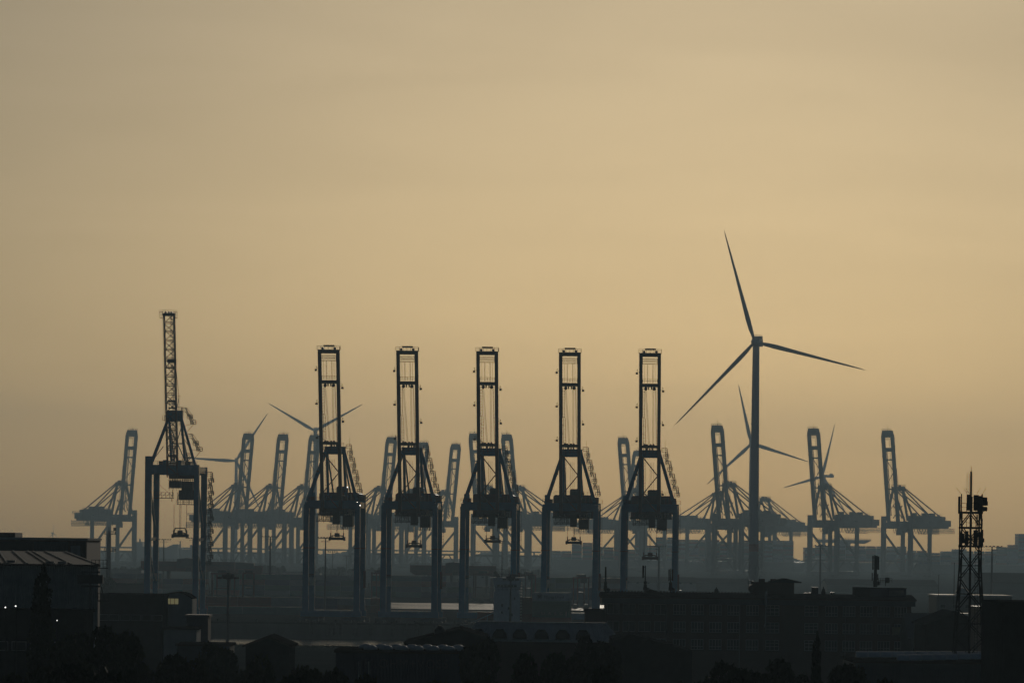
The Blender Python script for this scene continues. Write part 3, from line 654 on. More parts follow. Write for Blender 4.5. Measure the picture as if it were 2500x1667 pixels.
# ---------------------------------------------------------------- masts and poles
def flood_mast(px, ytop, d, label, r=.35, head=2.6, mat='pole', style=0, zbase=0):
    p = P(px, ytop, d); m = empty('light_mast', (p.x, d, zbase)); z = p.z - zbase
    MB().tube((0, 0, 0), (0, 0, z), r * 1.5, r * .7, 8).build('pole', M[mat], m)
    hd = MB()
    if style == 0:      # cross-arm with lamps
        hd.beam((-head, 0, z - .2), (head, 0, z - .2), .25); hd.beam((-head * .6, 0, z - 1.4), (head * .6, 0, z - 1.4), .18)
        for i in range(6): hd.cbox((-head + i * head * .4, -.2, z + .1), .6, .5, .35)
    elif style == 1:    # round crown of lamps
        for i in range(10):
            a = 2 * math.pi * i / 10; c, s = math.cos(a), math.sin(a)
            hd.beam((0, 0, z - .5), (head * c, head * s, z - .7), .16); hd.cbox((head * c, head * s, z - .8), .75, .6, .5); hd.cbox((head * .55 * c, head * .55 * s, z - .2), .5, .5, .6)
        hd.tube((0, 0, z - 1.2), (0, 0, z + .5), r * 2.2, r * 1.2)
    else:               # rectangular rack
        hd.beam((-head, 0, z), (head, 0, z), .22); hd.beam((-head, 0, z - 1.6), (head, 0, z - 1.6), .22)
        for i in range(5): hd.cbox((-head + i * head * .5, -.2, z - .8), .7, .5, 1.0)
    hd.build('lamp_head', M[mat], m)
    return tag(m, label, 'light mast', 'light masts')
flood_mast(660, 1309, 2050, 'light mast with cross-arm standing left of the first box-boom crane', .5, 4, 'pole_dark')
flood_mast(795, 1312, 1480, 'light mast with cross-arm between the legs of the first box-boom crane', .3, 2.6, 'pole')
flood_mast(400, 1316, 2350, 'utility mast seen between the lattice crane legs, left one', .4, 4, 'pole_dark')
flood_mast(471, 1313, 2350, 'utility mast seen between the lattice crane legs, right one', .4, 4, 'pole_dark')
flood_mast(1609, 1333, 1900, 'light mast between the legs of the fifth box-boom crane', .45, 3, 'pole')
flood_mast(2003, 1331, 1950, 'light mast behind the roof of the brick building', .42, 4, 'pole')
flood_mast(2422, 1333, 1700, 'light mast right of the lattice telecom tower', .4, 4, 'pole_dark')
flood_mast(557, 1402, 1010, 'dark mast with round lamp crown in front of the container yard', .27, 2.3, 'pole_dark', 1)
flood_mast(1247, 1407, 1150, 'dark mast with round lamp crown in front of the white ship bridge', .24, 1.9, 'pole_dark', 1)
flood_mast(221, 1396, 465, 'dark floodlight mast in front of the big hall', .16, 1.1, 'pole_dark', 2)
flood_mast(244, 1336, 2900, 'small light mast under the leftmost far crane', .35, 3, 'pole')
flood_mast(812, 1343, 3000, 'small rack light mast behind the first box-boom crane', .35, 3.2, 'pole', 2)
flood_mast(846, 1356, 2800, 'thin short light mast right of the rack light mast', .3, 2.5, 'pole')
flood_mast(1226, 1320, 2600, 'thin tall mast between the legs of the middle box-boom crane', .4, 2.4, 'pole')
flood_mast(1167, 1372, 2700, 'thin pale mast behind the yard gantry beam', .3, 2, 'pole')
for px, yt, d, lab in ((2330, 1376, 900, 'thin bare pole left of the telecom tower'), (2292, 1404, 1100, 'short thin bare pole behind the pale shed roof')):
    p = P(px, yt, d); po = empty('flag_pole', (p.x, d, 0)); MB().tube((0, 0, 0), (0, 0, p.z), .14, .06).build('pole', M['pole_dark'], po)
    MB().tube((0, 0, p.z), (0, 0, p.z + .25), .12, .1).build('finial', M['pole_dark'], po); tag(po, lab, 'pole')
# beacon tower beside the leftmost far crane
p = P(266, 1302, 1700); bt = empty('beacon_tower', (p.x, 1700, 0)); z = p.z
MB().tube((0, 0, 0), (0, 0, z), 1.25, .8, 14).build('shaft', M['pole_dark'], bt)
for zz, rr in ((z - .3, 1.9), (P(266, 1345, 1700).z, 2.0)):
    k = MB().tube((0, 0, zz), (0, 0, zz + .25), rr, n=12)
    k.rail([(math.cos(a) * rr, math.sin(a) * rr, zz + .25) for a in [i * math.pi / 6 for i in range(13)]], 1.1, .1, 1)
    k.beam((0, 0, zz), (2.8, 0, zz), .2); k.cbox((2.6, 0, zz + .6), .5, .5, 1.2); k.build('gallery', M['pole_dark'], bt)
k = MB().tube((0, 0, z), (0, 0, z + 1.2), .5, .35).tube((0, 0, z + 1.2), (0, 0, z + 2.6), .14); k.cbox((2.4, 0, z + 1.8), 1.2, .3, 1.4); k.build('beacon_light', M['pole_dark'], bt)
ladder(k := MB(), (-1.3, 0, 0), (-1.0, 0, z), .5, .8, .08); k.build('ladder', M['pole_dark'], bt)
tag(bt, 'slim dark beacon tower with two galleries in front of the leftmost far crane', 'beacon tower')
# ---------------------------------------------------------------- containers
CC = {'green': (.06, .19, .13), 'navy blue': (.05, .10, .20), 'rust red': (.40, .10, .065), 'grey': (.42, .43, .41), 'brown': (.28, .15, .10), 'teal': (.06, .20, .21), 'orange red': (.30, .08, .045), 'white': (.62, .68, .70), 'pale': (.34, .3, .24)}
CM = {k: ribbed('container_' + k.replace(' ', '_'), v, .42, 3.4, 'X', .5) for k, v in CC.items()}
ROOFM = shade('glint_tinted_container_roof', (.30, .25, .19), .3, .4, .4)  # sunlit top edge put into a paler, glossier roof colour
def cont_mesh(col, L=12.19, mat=None):
    b = MB(); w_, h_ = 2.44, 2.59; x0, x1 = -L / 2, L / 2
    b.box(x0 + .06, x1 - .06, .06, w_ - .06, .1, h_ - .05)
    b.m = 1; b.box(x0 + .18, x1 - .18, .12, w_ - .12, h_ - .06, h_ - .01); b.m = 0
    for x in (x0, x1 - .18):
        for y in (0, w_ - .18): b.box(x, x + .18, y, y + .18, 0, h_)
    for y in (0, w_ - .12): b.box(x0 + .18, x1 - .18, y, y + .12, h_ - .13, h_ - .005).box(x0 + .18, x1 - .18, y, y + .12, .01, .16)
    for x in (x0, x1 - .12): b.box(x, x + .12, .18, w_ - .18, h_ - .13, h_ - .005)
    for x in (x0 + .02, ): 
        for y in (.5, .95, 1.45, 1.9): b.tube((x, y, .2), (x, y, h_ - .2), .03, n=4)
    return b.mesh('container', [mat or CM[col], ROOFM])
CMESH = {}
def container(col, x, y, z, rz, label, group, L=12.19):
    k = (col, L)
    if k not in CMESH: CMESH[k] = cont_mesh(col, L)
    return tag(place(CMESH[k], 'shipping_container', None, (x, y, z), rz), label, 'container', group)
TIER = ['bottom tier', 'second tier', 'third tier', 'top tier']
def stack(px0, d, cols, tiers, where, group, colours, rz=0, gap=.14, full=True):
    x0 = P(px0, 1440, d).x
    for c in range(cols):
        n = tiers if isinstance(tiers, int) else tiers[c]
        for t in range(n):
            col = rnd.choice(colours)
            container(col, x0 + 6.1 + c * (12.19 + gap), d, t * 2.6, rz, f'{col} container, {ORD[t]} tier up, {ORD[c]} column from left, {where}', group)
dark = ['green', 'navy blue', 'teal', 'grey', 'brown', 'rust red', 'teal', 'grey']
stack(523, 2000, 6, [4, 4, 4, 4, 4, 4], 'long rear stack', 'containers in the long rear yard stack', dark)
stack(905, 2004, 4, [4, 4, 4, 3], 'rear stack behind yard gantry', 'containers in the rear stack behind the yard gantry', dark)
stack(272, 1990, 2, [4, 4], 'rear stack behind beacon tower', 'containers in the rear stack behind the beacon tower', dark)
stack(385, 1996, 2, [3, 3], 'rear stack within lattice crane', 'containers in the stack behind the lattice crane', dark)
stack(1294, 2000, 2, [4, 4], 'green rear stack', 'containers in the stack behind the ship cargo', ['green', 'green', 'teal'])
stack(1458, 2010, 1, [4], 'rear stack beside fifth crane leg', 'containers beside the fifth crane leg', ['grey', 'brown'])
stack(1395, 1760, 1, [3], 'middle stack beside fourth crane', 'containers beside the fourth crane', ['navy blue', 'grey'])
stack(500, 1520, 5, [2, 2, 2, 2, 2], 'low front stack', 'containers in the low front yard stack', dark + ['rust red'])
stack(866, 1522, 1, [2], 'low front stack end', 'containers at the end of the low front stack', ['rust red'])
stack(508, 1452, 3, [1, 1, 1], 'low dark row at quay', 'containers in the low dark row', ['navy blue', 'teal'])
# concrete lanes with the low-sun glint painted in as golden colour, broken by rows of single containers
M['lane'] = shade('glint_tinted_lane_concrete', (.46, .30, .16), .42, .35, .06, spec=.5, stretch=(.3, 1, 1))
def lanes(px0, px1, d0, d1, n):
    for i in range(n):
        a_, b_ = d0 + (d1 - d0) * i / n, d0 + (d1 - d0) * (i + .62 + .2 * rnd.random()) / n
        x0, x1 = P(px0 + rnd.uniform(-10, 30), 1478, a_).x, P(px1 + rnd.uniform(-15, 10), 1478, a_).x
        tag(MB().add([(x0 - 4 * rnd.random(), a_, .004), (x1, a_, .004), (x1 + 8 * rnd.random(), b_, .004), (x0 + 14 * rnd.random(), b_, .004)], [(0, 1, 2, 3)]).build('glint_paved_lane', M['lane']), kind='structure')
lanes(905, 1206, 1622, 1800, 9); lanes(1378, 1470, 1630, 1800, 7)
# ---------------------------------------------------------------- straddle carriers
def straddle():
    c = empty('straddle_carrier')
    for x in (-2.3, 2.3):
        s_ = MB().box(x - .35, x + .35, -4.6, 4.6, .9, 1.7).build('side_frame', M['steel'], c)
        for y in (-3.6, -1.3, 1.3, 3.6): MB().tube((x - .3, y, .6), (x + .3, y, .6), .6, n=12).build('wheel', M['rubber'], s_)
        for y in (-4.0, 4.0): MB().beam((x, y, 1.6), (x, y, 12.2), .5, .6).build('leg', M['red'], c)
        MB().box(x - .3, x + .3, -4.6, 4.6, 12.1, 12.9).build('top_beam', M['red'], c)
    for y in (-4, 4): MB().box(-2.6, 2.6, y - .3, y + .3, 12.2, 12.85).build('cross_beam', M['red'], c)
    MB().box(-1.2, 1.4, -5.6, -4.4, 10.4, 12.6).build('cab', M['grey_clad'], c); MB().box(-1.6, 1.6, -2, 2, 12.9, 13.9).build('engine_deck', M['steel'], c)
    MB().box(-1.2, 1.2, -3, 3, 6.2, 6.7).build('spreader', M['steel'], c)
    return c
sc0 = straddle()
for i, (px, d, rz, lab) in enumerate(((1418, 1690, .2, 'straddle carrier beside the fourth box-boom crane leg'), (545, 1700, 1.2, 'straddle carrier right of the lattice crane, left one'), (606, 1730, .1, 'straddle carrier right of the lattice crane, right one'), (925, 1850, .3, 'straddle carrier left of the second box-boom crane leg'), (1180, 1870, 1.4, 'straddle carrier behind the white ship bridge'), (1290, 1840, .2, 'straddle carrier behind the ship cargo'))):
    o = sc0 if i == 0 else copy_tree(sc0); o.location = (P(px, 1460, d).x, d, 0); o.rotation_euler = (0, 0, rz); tag(o, lab, 'straddle carrier', 'straddle carriers in the yard')
# ---------------------------------------------------------------- yard gantry cranes
def yard_gantry(px0, px1, d, ytop, ybot, cab, legs, label):
    a, b = P(px0, ytop, d), P(px1, ytop, d); zb = P(px0, ybot, d).z; zt = P((px0 + px1) / 2, ytop, d).z
    g = empty('yard_gantry', ((a.x + b.x) / 2, d, 0)); W = (b.x - a.x) / 2
    for y in (0, 7):
        MB().prism([(-W, zb + 1.6), (-W + 2.6, zb), (W - .8, zb), (W, zb + 1), (W, zt), (-W, zt)], y, y + 1.2).build('girder', M['red'], g)
    k = MB().box(-W, W, -.4, -.3, (zb + zt) / 2 + .6, (zb + zt) / 2 + .8); k.rail([(-W, -.2, zt), (W, -.2, zt)], 1.1, .12, 2); k.build('walkway_rail', M['steel'], g)
    for px in legs:
        x = P(px, 1420, d).x - g.location.x
        l = MB().beam((x, .6, .9), (x, .6, zb), 1.1, 1.2, 1.4).build('leg', M['blue_dark'], g)
        MB().box(x - 1.6, x + 1.6, .1, 1.1, .5, 1.1).tube((x - 1, .3, .45), (x - 1, .9, .45), .45).tube((x + 1, .3, .45), (x + 1, .9, .45), .45).build('bogie', M['steel'], l)
        l = MB().beam((x, 7.6, .9), (x, 7.6, zb), 1.1, 1.2, 1.4).build('leg', M['blue_dark'], g)
        MB().box(x - 1.6, x + 1.6, 7.1, 8.1, .5, 1.1).tube((x - 1, 7.3, .45), (x - 1, 7.9, .45), .45).tube((x + 1, 7.3, .45), (x + 1, 7.9, .45), .45).build('bogie', M['steel'], l)
    c0, c1 = P(cab[0], cab[2], d), P(cab[1], cab[3], d); x0, x1 = c0.x - g.location.x, c1.x - g.location.x
    MB().prism([(x0, c1.z), (x1, c1.z), (x1, c0.z - .5), ((x0 + x1) / 2, c0.z), (x0, c0.z - .6)], -1.2, 8.5).build('machinery_house', M['blue_dark'], g)
    xm = x0 * .4 + x1 * .6
    k = MB().box(xm - 1.6, xm + 1.6, -2.2, -1.3, zb - .2, zb + 2.6).build('operator_cab', M['grey_clad'], g)
    MB().box(xm - 1.3, xm + 1.3, -2.26, -2.2, zb + .3, zb + 2.2).build('cab_window', M['glass'], k)
    return tag(g, label, 'gantry')
yard_gantry(1001, 1212, 2110, 1380, 1403, (1088, 1128, 1371, 1398), (1046, 1102, 1188), 'rust red yard gantry behind the second and middle box-boom cranes')
yard_gantry(344, 572, 2100, 1370, 1393, (432, 482, 1361, 1386), (372, 410, 505), 'rust red yard gantry behind the legs of the lattice crane')
yard_gantry(540, 640, 2180, 1380, 1400, (545, 620, 1371, 1388), (560, 612), 'short dark yard gantry right of the lattice crane')
# ---------------------------------------------------------------- sheds and sheltered blocks of the terminal
def shed(px0, px1, ytop, d, depth, mat, label, name='warehouse', roof='flat', cat='warehouse', z0=0.0, trim='roof_felt', wins=0, doors=0):
    a, b = P(px0, ytop, d), P(px1, ytop, d); z = (a.z + b.z) / 2; W = (b.x - a.x) / 2; s = empty(name, ((a.x + b.x) / 2, d, z0)); z -= z0
    if roof == 'flat':
        MB().box(-W, W, 0, depth, 0, z - .35).build('wall', M[mat], s); MB().box(-W - .2, W + .2, -.2, depth + .2, z - .35, z).build('roof', M[trim], s)
    elif roof == 'gable':       # ridge runs away from the viewer
        h = min(W * .45, z * .35)
        MB().prism([(-W, 0), (W, 0), (W, z - h), (0, z - .2), (-W, z - h)], 0, depth).build('wall', M[mat], s)
        MB().prism([(-W - .4, z - h - .15), (0, z - .19), (W + .4, z - h - .15), (W + .4, z - h + .1), (0, z + .1), (-W - .4, z - h + .1)], -.3, depth + .3).build('roof', M[trim], s)
    else:                       # ridge runs across the view
        h = min(depth * .25, z * .4)
        MB().prism_x([(0, 0), (depth, 0), (depth, z - h), (depth / 2, z - .2), (0, z - h)], -W, W).build('wall', M[mat], s)
        MB().prism_x([(-.4, z - h - .15), (depth / 2, z - .19), (depth + .4, z - h - .15), (depth + .4, z - h + .1), (depth / 2, z + .1), (-.4, z - h + .1)], -W - .3, W + .3).build('roof', M[trim], s)
    zt = z * (.62 if roof != 'flat' else .8)
    for i in range(wins):
        x = -W + (i + .5) * 2 * W / wins
        w_ = MB().box(x - .8, x + .8, -.06, 0.0, zt - 1, zt).build('window', M['frame'], s); MB().box(x - .7, x + .7, -.09, -.06, zt - .92, zt - .08).build('pane', M['glass'], w_)
    for i in range(doors):
        x = -W + (i + .5) * 2 * W / doors; MB().box(x - 1.8, x + 1.8, -.08, 0, 0, 4).build('door', M['grey_clad'], s)
    return tag(s, label, cat)
shed(958, 1042, 1405, 2620, 40, 'pale_wall', 'pale flat warehouse behind the second box-boom crane legs', wins=4)
shed(200, 345, 1389, 2700, 40, 'grey_clad', 'grey low warehouse under the leftmost far crane')
shed(596, 664, 1398, 2500, 30, 'pale_wall', 'pale small warehouse left of the first box-boom crane')
shed(690, 780, 1396, 2650, 30, 'pale_wall', 'pale warehouse behind the first box-boom crane')
shed(860, 950, 1392, 2800, 40, 'pale_wall', 'pale hazy warehouse left of the second box-boom crane')
shed(1130, 1292, 1400, 2560, 40, 'pale_wall', 'pale hazy warehouse behind the middle box-boom crane', wins=5)
shed(1440, 1700, 1408, 2500, 40, 'pale_wall', 'long pale hazy shed behind the fifth box-boom crane', roof='across', wins=10)
shed(1700, 1830, 1412, 2540, 40, 'grey_clad', 'grey hazy shed left of the big turbine tower foot', roof='across')
shed(268, 352, 1424, 1560, 20, 'brown_clad', 'low brown shed right of the beacon tower', doors=2)
shed(2020, 2290, 1415, 2500, 50, 'grey_clad', 'wide grey hazy shed behind the brick building', roof='across')
shed(2360, 2520, 1398, 2300, 40, 'teal_clad', 'dark wide shed right of the telecom tower', roof='across')
# ---------------------------------------------------------------- the white ship with its deck cargo at the quay
p = P(1237, 1500, 1280); shp = empty('cargo_ship', (p.x, 1281, -5)); sh = 5
k = MB().loft([[(x, -5.5 + 5.5 * t, z) for x, z in ((-13, 0), (46, 0), (52, 8.2), (-15, 8.2))] for t in (0, 1)]) if False else MB()
for_ring = []
for x, w0, w1 in ((-14.5, .8, 3.0), (-12, 3.6, 4.6), (-4, 4.9, 5.2), (20, 5.0, 5.4), (42, 4.4, 5.2), (50, 2.2, 4.0), (55, .2, .8)):
    for_ring.append([(x, -w0, -.8), (x, w0, -.8), (x, w1, 5.4), (x, -w1, 5.4)])
k.loft(for_ring); k.build('hull', M['blue_dark'], shp)
dk = MB().box(-12, 50, -4.2, 4.2, 5.4, 5.9).build('deck', M['steel'], shp)
z = lambda py: P(1237, py, 1279).z + 5
br = empty('bridge_house', (0, 0, 0), 0, shp)
MB().prism([(-4.1, 5.9), (4.1, 5.9), (4.1, z(1455)), (3.9, z(1441)), (-3.9, z(1441)), (-4.1, z(1455))], -4, 4).build('accommodation_block', M['ship_white'], br)
MB().prism([(-3.6, z(1441)), (3.7, z(1441)), (4.4, z(1426)), (4.4, z(1411)), (-4.4, z(1411)), (-4.4, z(1418)), (-3.6, z(1436))], -3.6, 3.6).build('wheelhouse', M['ship_white'], br)
k = MB()
for i in range(6): k.box(-3.1 + i * 1.05, -2.2 + i * 1.05, -3.66, -3.6, z(1432), z(1427))
k.build('wheelhouse_window', M['glass'], br)
for x, y_ in ((-1.5, 1477), (.6, 1484), (-1.5, 1494), (2.4, 1460), (1.6, 1500)):
    w_ = MB().box(x - .25, x + .25, -4.05, -4.0, z(y_) - .4, z(y_) + .4).build('porthole', M['frame'], br); MB().box(x - .2, x + .2, -4.08, -4.05, z(y_) - .33, z(y_) + .33).build('pane', M['glass'], w_)
MB().box(-5.6, 5.6, -3.9, 3.9, z(1411), z(1411) + .3).build('bridge_wing', M['ship_white'], br)
k = MB(); k.rail([(-5.4, -3.8, z(1411) + .3), (5.4, -3.8, z(1411) + .3)], 1.1, .09, 1.2); k.rail([(-4.1, -4.1, z(1441)), (4.1, -4.1, z(1441))], 1, .08, 1.2); k.build('bridge_railing', M['frame'], br)
k = MB().beam((-2.4, 0, z(1411)), (-4.0, 0, z(1395)), 1.1, 1.6); k.build('funnel', M['steel'], br)
k = MB()
for x, yt in ((-1.6, 1378), (.6, 1384), (1.7, 1390)):
    k.tube((x, 0, z(1411)), (x, 0, z(yt)), .16, .07)
    k.beam((x - .9, 0, z(yt) - 1.4), (x + .9, 0, z(yt) - 1.4), .09)
k.beam((1.2, 0, z(1404)), (3.6, 0, z(1404)), .3, .5); k.build('mast', M['steel'], br)
k = MB(); 
for i in range(16): k.box(4.15, 4.75, -3.9, 3.9, z(1420) - .9 * i - .5, z(1420) - .9 * i)
k.build('side_stair', M['cream'], br)
k = MB().beam((-11, -2, 6), (-4.2, -2, z(1496)), .3); k.beam((-6, -2, 6), (-6, -2, z(1500)), .25); k.beam((-4.2, -3.9, z(1476)), (-1.8, -4.3, z(1466)), .25); k.build('deck_crane', M['ship_white'], shp)
tag(shp, 'cargo ship with white bridge house and container stacks at the quay', 'ship')
# the ship's deck cargo stands at a slant, so the end of the row shows
def slant(col, px, y_top, d, label, L=12.19, rz=-.42):
    p = P(px, y_top, d); return container(col, p.x, d, p.z - 2.59, rz, label, 'containers on the white ship', L)
dx = 1281
HL = slant('white', 1344, 1445.5, 1277, 'white container with dark blue company lettering on top of the ship cargo')
U3 = slant('green', 1344, 1465.6, 1277, 'plain dark green container right under the white lettered one')
U2 = slant('green', 1344, 1485.7, 1277, 'dark green container with four pale capital letters on the ship')
slant('orange red', 1344, 1505.8, 1277, 'orange red container below the lettered green one on the ship')
slant('brown', 1276, 1457, 1280, 'dark brown container beside the ship bridge, upper one', 6.06, 0)
slant('brown', 1276, 1477, 1280, 'dark brown container beside the ship bridge, lower one', 6.06, 0)
slant('orange red', 1276, 1497.2, 1280, 'orange red short container beside the ship bridge', 6.06, 0)
slant('rust red', 1211 - 22, 1493, 1281, 'rust red container left of the white ship bridge', 6.06, 0)
def lettering(name, text, size, mat, parent, loc, rot, align='CENTER', sx=1.0, spacing=1.0):
    cu = bpy.data.curves.new(name, 'FONT'); cu.body = text; cu.size = size; cu.align_x = align; cu.space_character = spacing; cu.extrude = .01
    o = bpy.data.objects.new(name, cu); sc.collection.objects.link(o)
    cu.materials.append(mat); bpy.context.view_layer.update()
    me = bpy.data.meshes.new_from_object(o.evaluated_get(bpy.context.evaluated_depsgraph_get())); bpy.data.objects.remove(o)
    o = place(me, name, parent, loc); o.rotation_euler = rot; o.scale = (sx, 1, 1); return o
M['ink_navy'] = shade('navy_lettering', (.015, .03, .07), .5, .1, 2)
M['ink_pale'] = shade('pale_lettering', (.34, .38, .37), .5, .15, 2)
M['ink_blue'] = shade('sign_blue', (.010, .016, .05), .4, .1, 2)
lettering('lettering', 'Hapag-Lloyd', 1.15, M['ink_navy'], HL, (1.2, -.03, .85), (R(90), 0, 0), sx=1.15)
k = MB()
for i in range(3): k.box(-4.4, -3.0, -.05, -.02, .75 + i * .42, 1.03 + i * .42)
k.prism([(-4.5, .7), (-4.1, .7), (-2.9, 1.95), (-3.3, 1.95)], -.07, -.051); k.build('company_emblem', M['ink_navy'], HL)
lettering('lettering', 'U A S C', 1.15, M['ink_pale'], U2, (.6, -.03, .85), (R(90), 0, 0), sx=1.5, spacing=1.3)
MB().box(5.2, 5.5, -.05, -.02, .4, 1.9).build('end_mark', M['ink_pale'], U2)
# ---------------------------------------------------------------- far container ships
def big_ship(px0, px1, d, skyline, label, bridge=None):
    a, b = P(px0, 1400, d), P(px1, 1400, d); s = empty('container_ship', (a.x, d, 0)); Lh = b.x - a.x
    rings = []
    for t, w0, w1 in ((0, 2, 12), (.04, 12, 19), (.15, 20, 21), (.85, 20, 21), (.95, 10, 19), (1.0, .5, 6)): rings.append([(t * Lh, 21 - w0, -3), (t * Lh, 21 + w0, -3), (t * Lh, 21 + w1, 12), (t * Lh, 21 - w1, 12)])
    MB().loft(rings).build('hull', M['far_blue'], s)
    cols = ['green', 'navy blue', 'rust red', 'grey', 'brown', 'teal', 'white', 'orange red']
    cg = MB(); n = int((Lh * .93) / 13)
    for i in range(n):
        x = Lh * .03 + i * 13; px = px0 + (x + 6) / Lh * (px1 - px0)
        top = [y for q, y in skyline if q <= px][-1]; zt = P(px, top, d + 2).z
        t = 12.3; j = 0
        while t + 2.55 <= zt + .9:
            cg.m = rnd.randrange(len(cols)); cg.box(x, x + 12.2, 2 + (0 if j else 0), 4.4, t, t + 2.5)
            if rnd.random() < .3: cg.m = rnd.randrange(len(cols)); cg.box(x, x + 12.2, 4.5, 40, t, t + 2.5)
            t += 2.6; j += 1
        cg.m = 3; cg.box(x + .2, x + 12, 4.5, 40, 12.2, max(12.5, t - 2.8))
    o = cg.build('deck_containers', [CM[c] for c in cols], s); o['kind'] = 'stuff'
    if bridge:
        x0, x1 = P(bridge[0], 1320, d).x - a.x, P(bridge[1], 1320, d).x - a.x; zt = P(bridge[0], 1316, d).z; c = (x0 + x1) / 2
        bh = MB().box(c - 9, c + 9, 3, 30, 12, zt - 4).build('bridge_house', M['ship_white'], s)
        MB().prism([(x0, zt - 3), (x0 + 4, zt - 4), (x1 - 8, zt - 5), (x1, zt - 1.2), (x1, zt), (x0, zt)], 2, 14).build('bridge_wing', M['ship_white'], bh)
        k = MB()
        for i in range(7): k.box(c - 12 + i * 3.6, c - 11.4 + i * 3.6, 6, 7, zt, zt + 1.5 + (i * 7 % 3))
        k.beam((c - 6, 6, zt), (c - 6, 6, zt + 6), .7); k.rail([(x0, 2, zt), (x1, 2, zt)], 1.5, .25, 3); k.build('radar_mast', M['ship_white'], bh)
    return tag(s, label, 'ship')
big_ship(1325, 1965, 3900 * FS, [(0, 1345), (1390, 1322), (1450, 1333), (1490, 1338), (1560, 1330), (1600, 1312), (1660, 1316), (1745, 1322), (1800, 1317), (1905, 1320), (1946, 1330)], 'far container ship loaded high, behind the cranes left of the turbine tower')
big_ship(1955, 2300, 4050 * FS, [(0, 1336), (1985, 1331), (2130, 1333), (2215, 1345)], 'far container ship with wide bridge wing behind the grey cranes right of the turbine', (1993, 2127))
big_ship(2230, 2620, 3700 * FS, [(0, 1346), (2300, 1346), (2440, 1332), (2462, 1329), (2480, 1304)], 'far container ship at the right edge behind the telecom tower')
# ---------------------------------------------------------------- horizon: woods, far works, bridge
def far_block(name, px_poly, d, depth, mat, label, cat):
    """building at its own distance, its outline given as measured skyline points"""
    d *= FS; pts = [P(x, y, d) for x, y in px_poly]; x0 = pts[0].x
    s = empty(name, (x0, d, 0)); poly = [(0, 0)] + [(p.x - x0, p.z) for p in pts] + [(pts[-1].x - x0, 0)]
    MB().prism(poly, 0, depth).build('wall', M[mat], s); return tag(s, label, cat)
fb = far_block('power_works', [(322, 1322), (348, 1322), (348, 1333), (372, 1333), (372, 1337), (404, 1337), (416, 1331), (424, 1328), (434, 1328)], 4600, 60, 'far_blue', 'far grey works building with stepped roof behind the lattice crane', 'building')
for x0, x1, yt in ((337, 342, 1322), (436, 439, 1327)):
    a, b = P(x0, yt, 4600 * FS), P(x1, yt, 4600 * FS); MB().tube((a.x - fb.location.x, 30, 0), (a.x - fb.location.x, 30, a.z + 4), (b.x - a.x) / 2, n=10).build('chimney', M['far_blue'], fb)
far_block('silo_block', [(435, 1338), (440, 1338), (446, 1340), (464, 1340), (464, 1330), (505, 1329), (505, 1345)], 4620, 40, 'far_blue', 'far grey silo block between the lattice crane legs, right of the works', 'building')
far_block('office_block', [(660, 1352), (700, 1352), (700, 1358), (735, 1358)], 4700, 40, 'far_blue', 'far low grey block behind the row of hazy cranes', 'building')
far_block('office_block', [(2302, 1345), (2330, 1345), (2330, 1340), (2360, 1340)], 4700, 40, 'far_blue', 'far grey block behind the telecom tower', 'building')
# viaduct
a, b = P(195, 1347, 4900 * FS), P(1320, 1352, 4900 * FS); v = empty('viaduct', (a.x, 4900 * FS, 0))
zt = 21.0
MB().box(0, b.x - a.x, 0, 12, zt - 2.4, zt).build('deck', M['far_blue'], v)
for i in range(18): x = 10 + i * (b.x - a.x - 20) / 17; MB().box(x - 1.4, x + 1.4, 2, 10, 0, zt - 2.4).build('pier', M['far_blue'], v)
tag(v, 'long far road viaduct running level behind the hazy cranes', 'viaduct')
# woods on the horizon, one mass
wd = MB()
for i in range(2600):
    u = rnd.random(); px = -150 + 2800 * u; d = 6450 + rnd.random() * 400
    base = 13 + 5 * math.sin(px * .011) + 4 * math.sin(px * .037 + 1)
    if 845 < px < 915: base += 9 * math.sin((px - 845) / 70 * math.pi)
    h = base * (.6 + .5 * rnd.random()); x = (px - 1250) * d / F; r_ = 4 + 5 * rnd.random()
    n = 6; rings = []
    for zz, q in ((0, .5), (.35, 1), (.7, .85), (.92, .45)):
        rings.append([(x + math.cos(2 * math.pi * j / n) * r_ * q * (.8 + .4 * rnd.random()), d + math.sin(2 * math.pi * j / n) * r_ * q, h * zz * (.94 + .12 * rnd.random())) for j in range(n)])
    wd.loft(rings)
tag(wd.build('far_woodland', M['leaf_far']), 'hazy belt of far woods along the horizon', 'woods', kind='stuff')
hl = MB(); pr = []
for i in range(41): pr.append((-950 + i * 47.5, 9 + 5 * math.sin(i * .55) + 3 * math.sin(i * 1.3)))
hl.prism([(-950, -1)] + pr + [(950, -1)], 6880, 7045); tag(hl.build('hills', M['leaf_far']), kind='structure')
# scrub belt in the middle distance, inside the terminal
for i, (px0, px1, d, h, lab) in enumerate(((250, 345, 2850, 9, 'dark scrub belt left of the lattice crane'), (520, 690, 2900, 11, 'dark scrub belt right of the lattice crane'), (770, 945, 2900, 10, 'scrub belt under the hazy cranes behind the first box-boom crane'), (1040, 1330, 2980, 10, 'scrub belt behind the middle box-boom crane'))):
    s = MB(); x0 = (px0 - 1250) * d / F; x1 = (px1 - 1250) * d / F
    for j in range(int((x1 - x0) * 2.2)):
        x = x0 + rnd.random() * (x1 - x0); y = d + rnd.random() * 14; r_ = 1.6 + 2 * rnd.random(); hh = h * (.45 + .6 * rnd.random())
        s.loft([[(x + math.cos(2 * math.pi * q / 6) * r_ * k * (.7 + .6 * rnd.random()), y + math.sin(2 * math.pi * q / 6) * r_ * k, hh * zz) for q in range(6)] for zz, k in ((0, .6), (.4, 1), (.75, .8), (.97, .3))])
    tag(s.build('scrub_belt_foliage', M['leaf_far']), lab, 'scrub', 'scrub belts in the terminal', 'stuff')
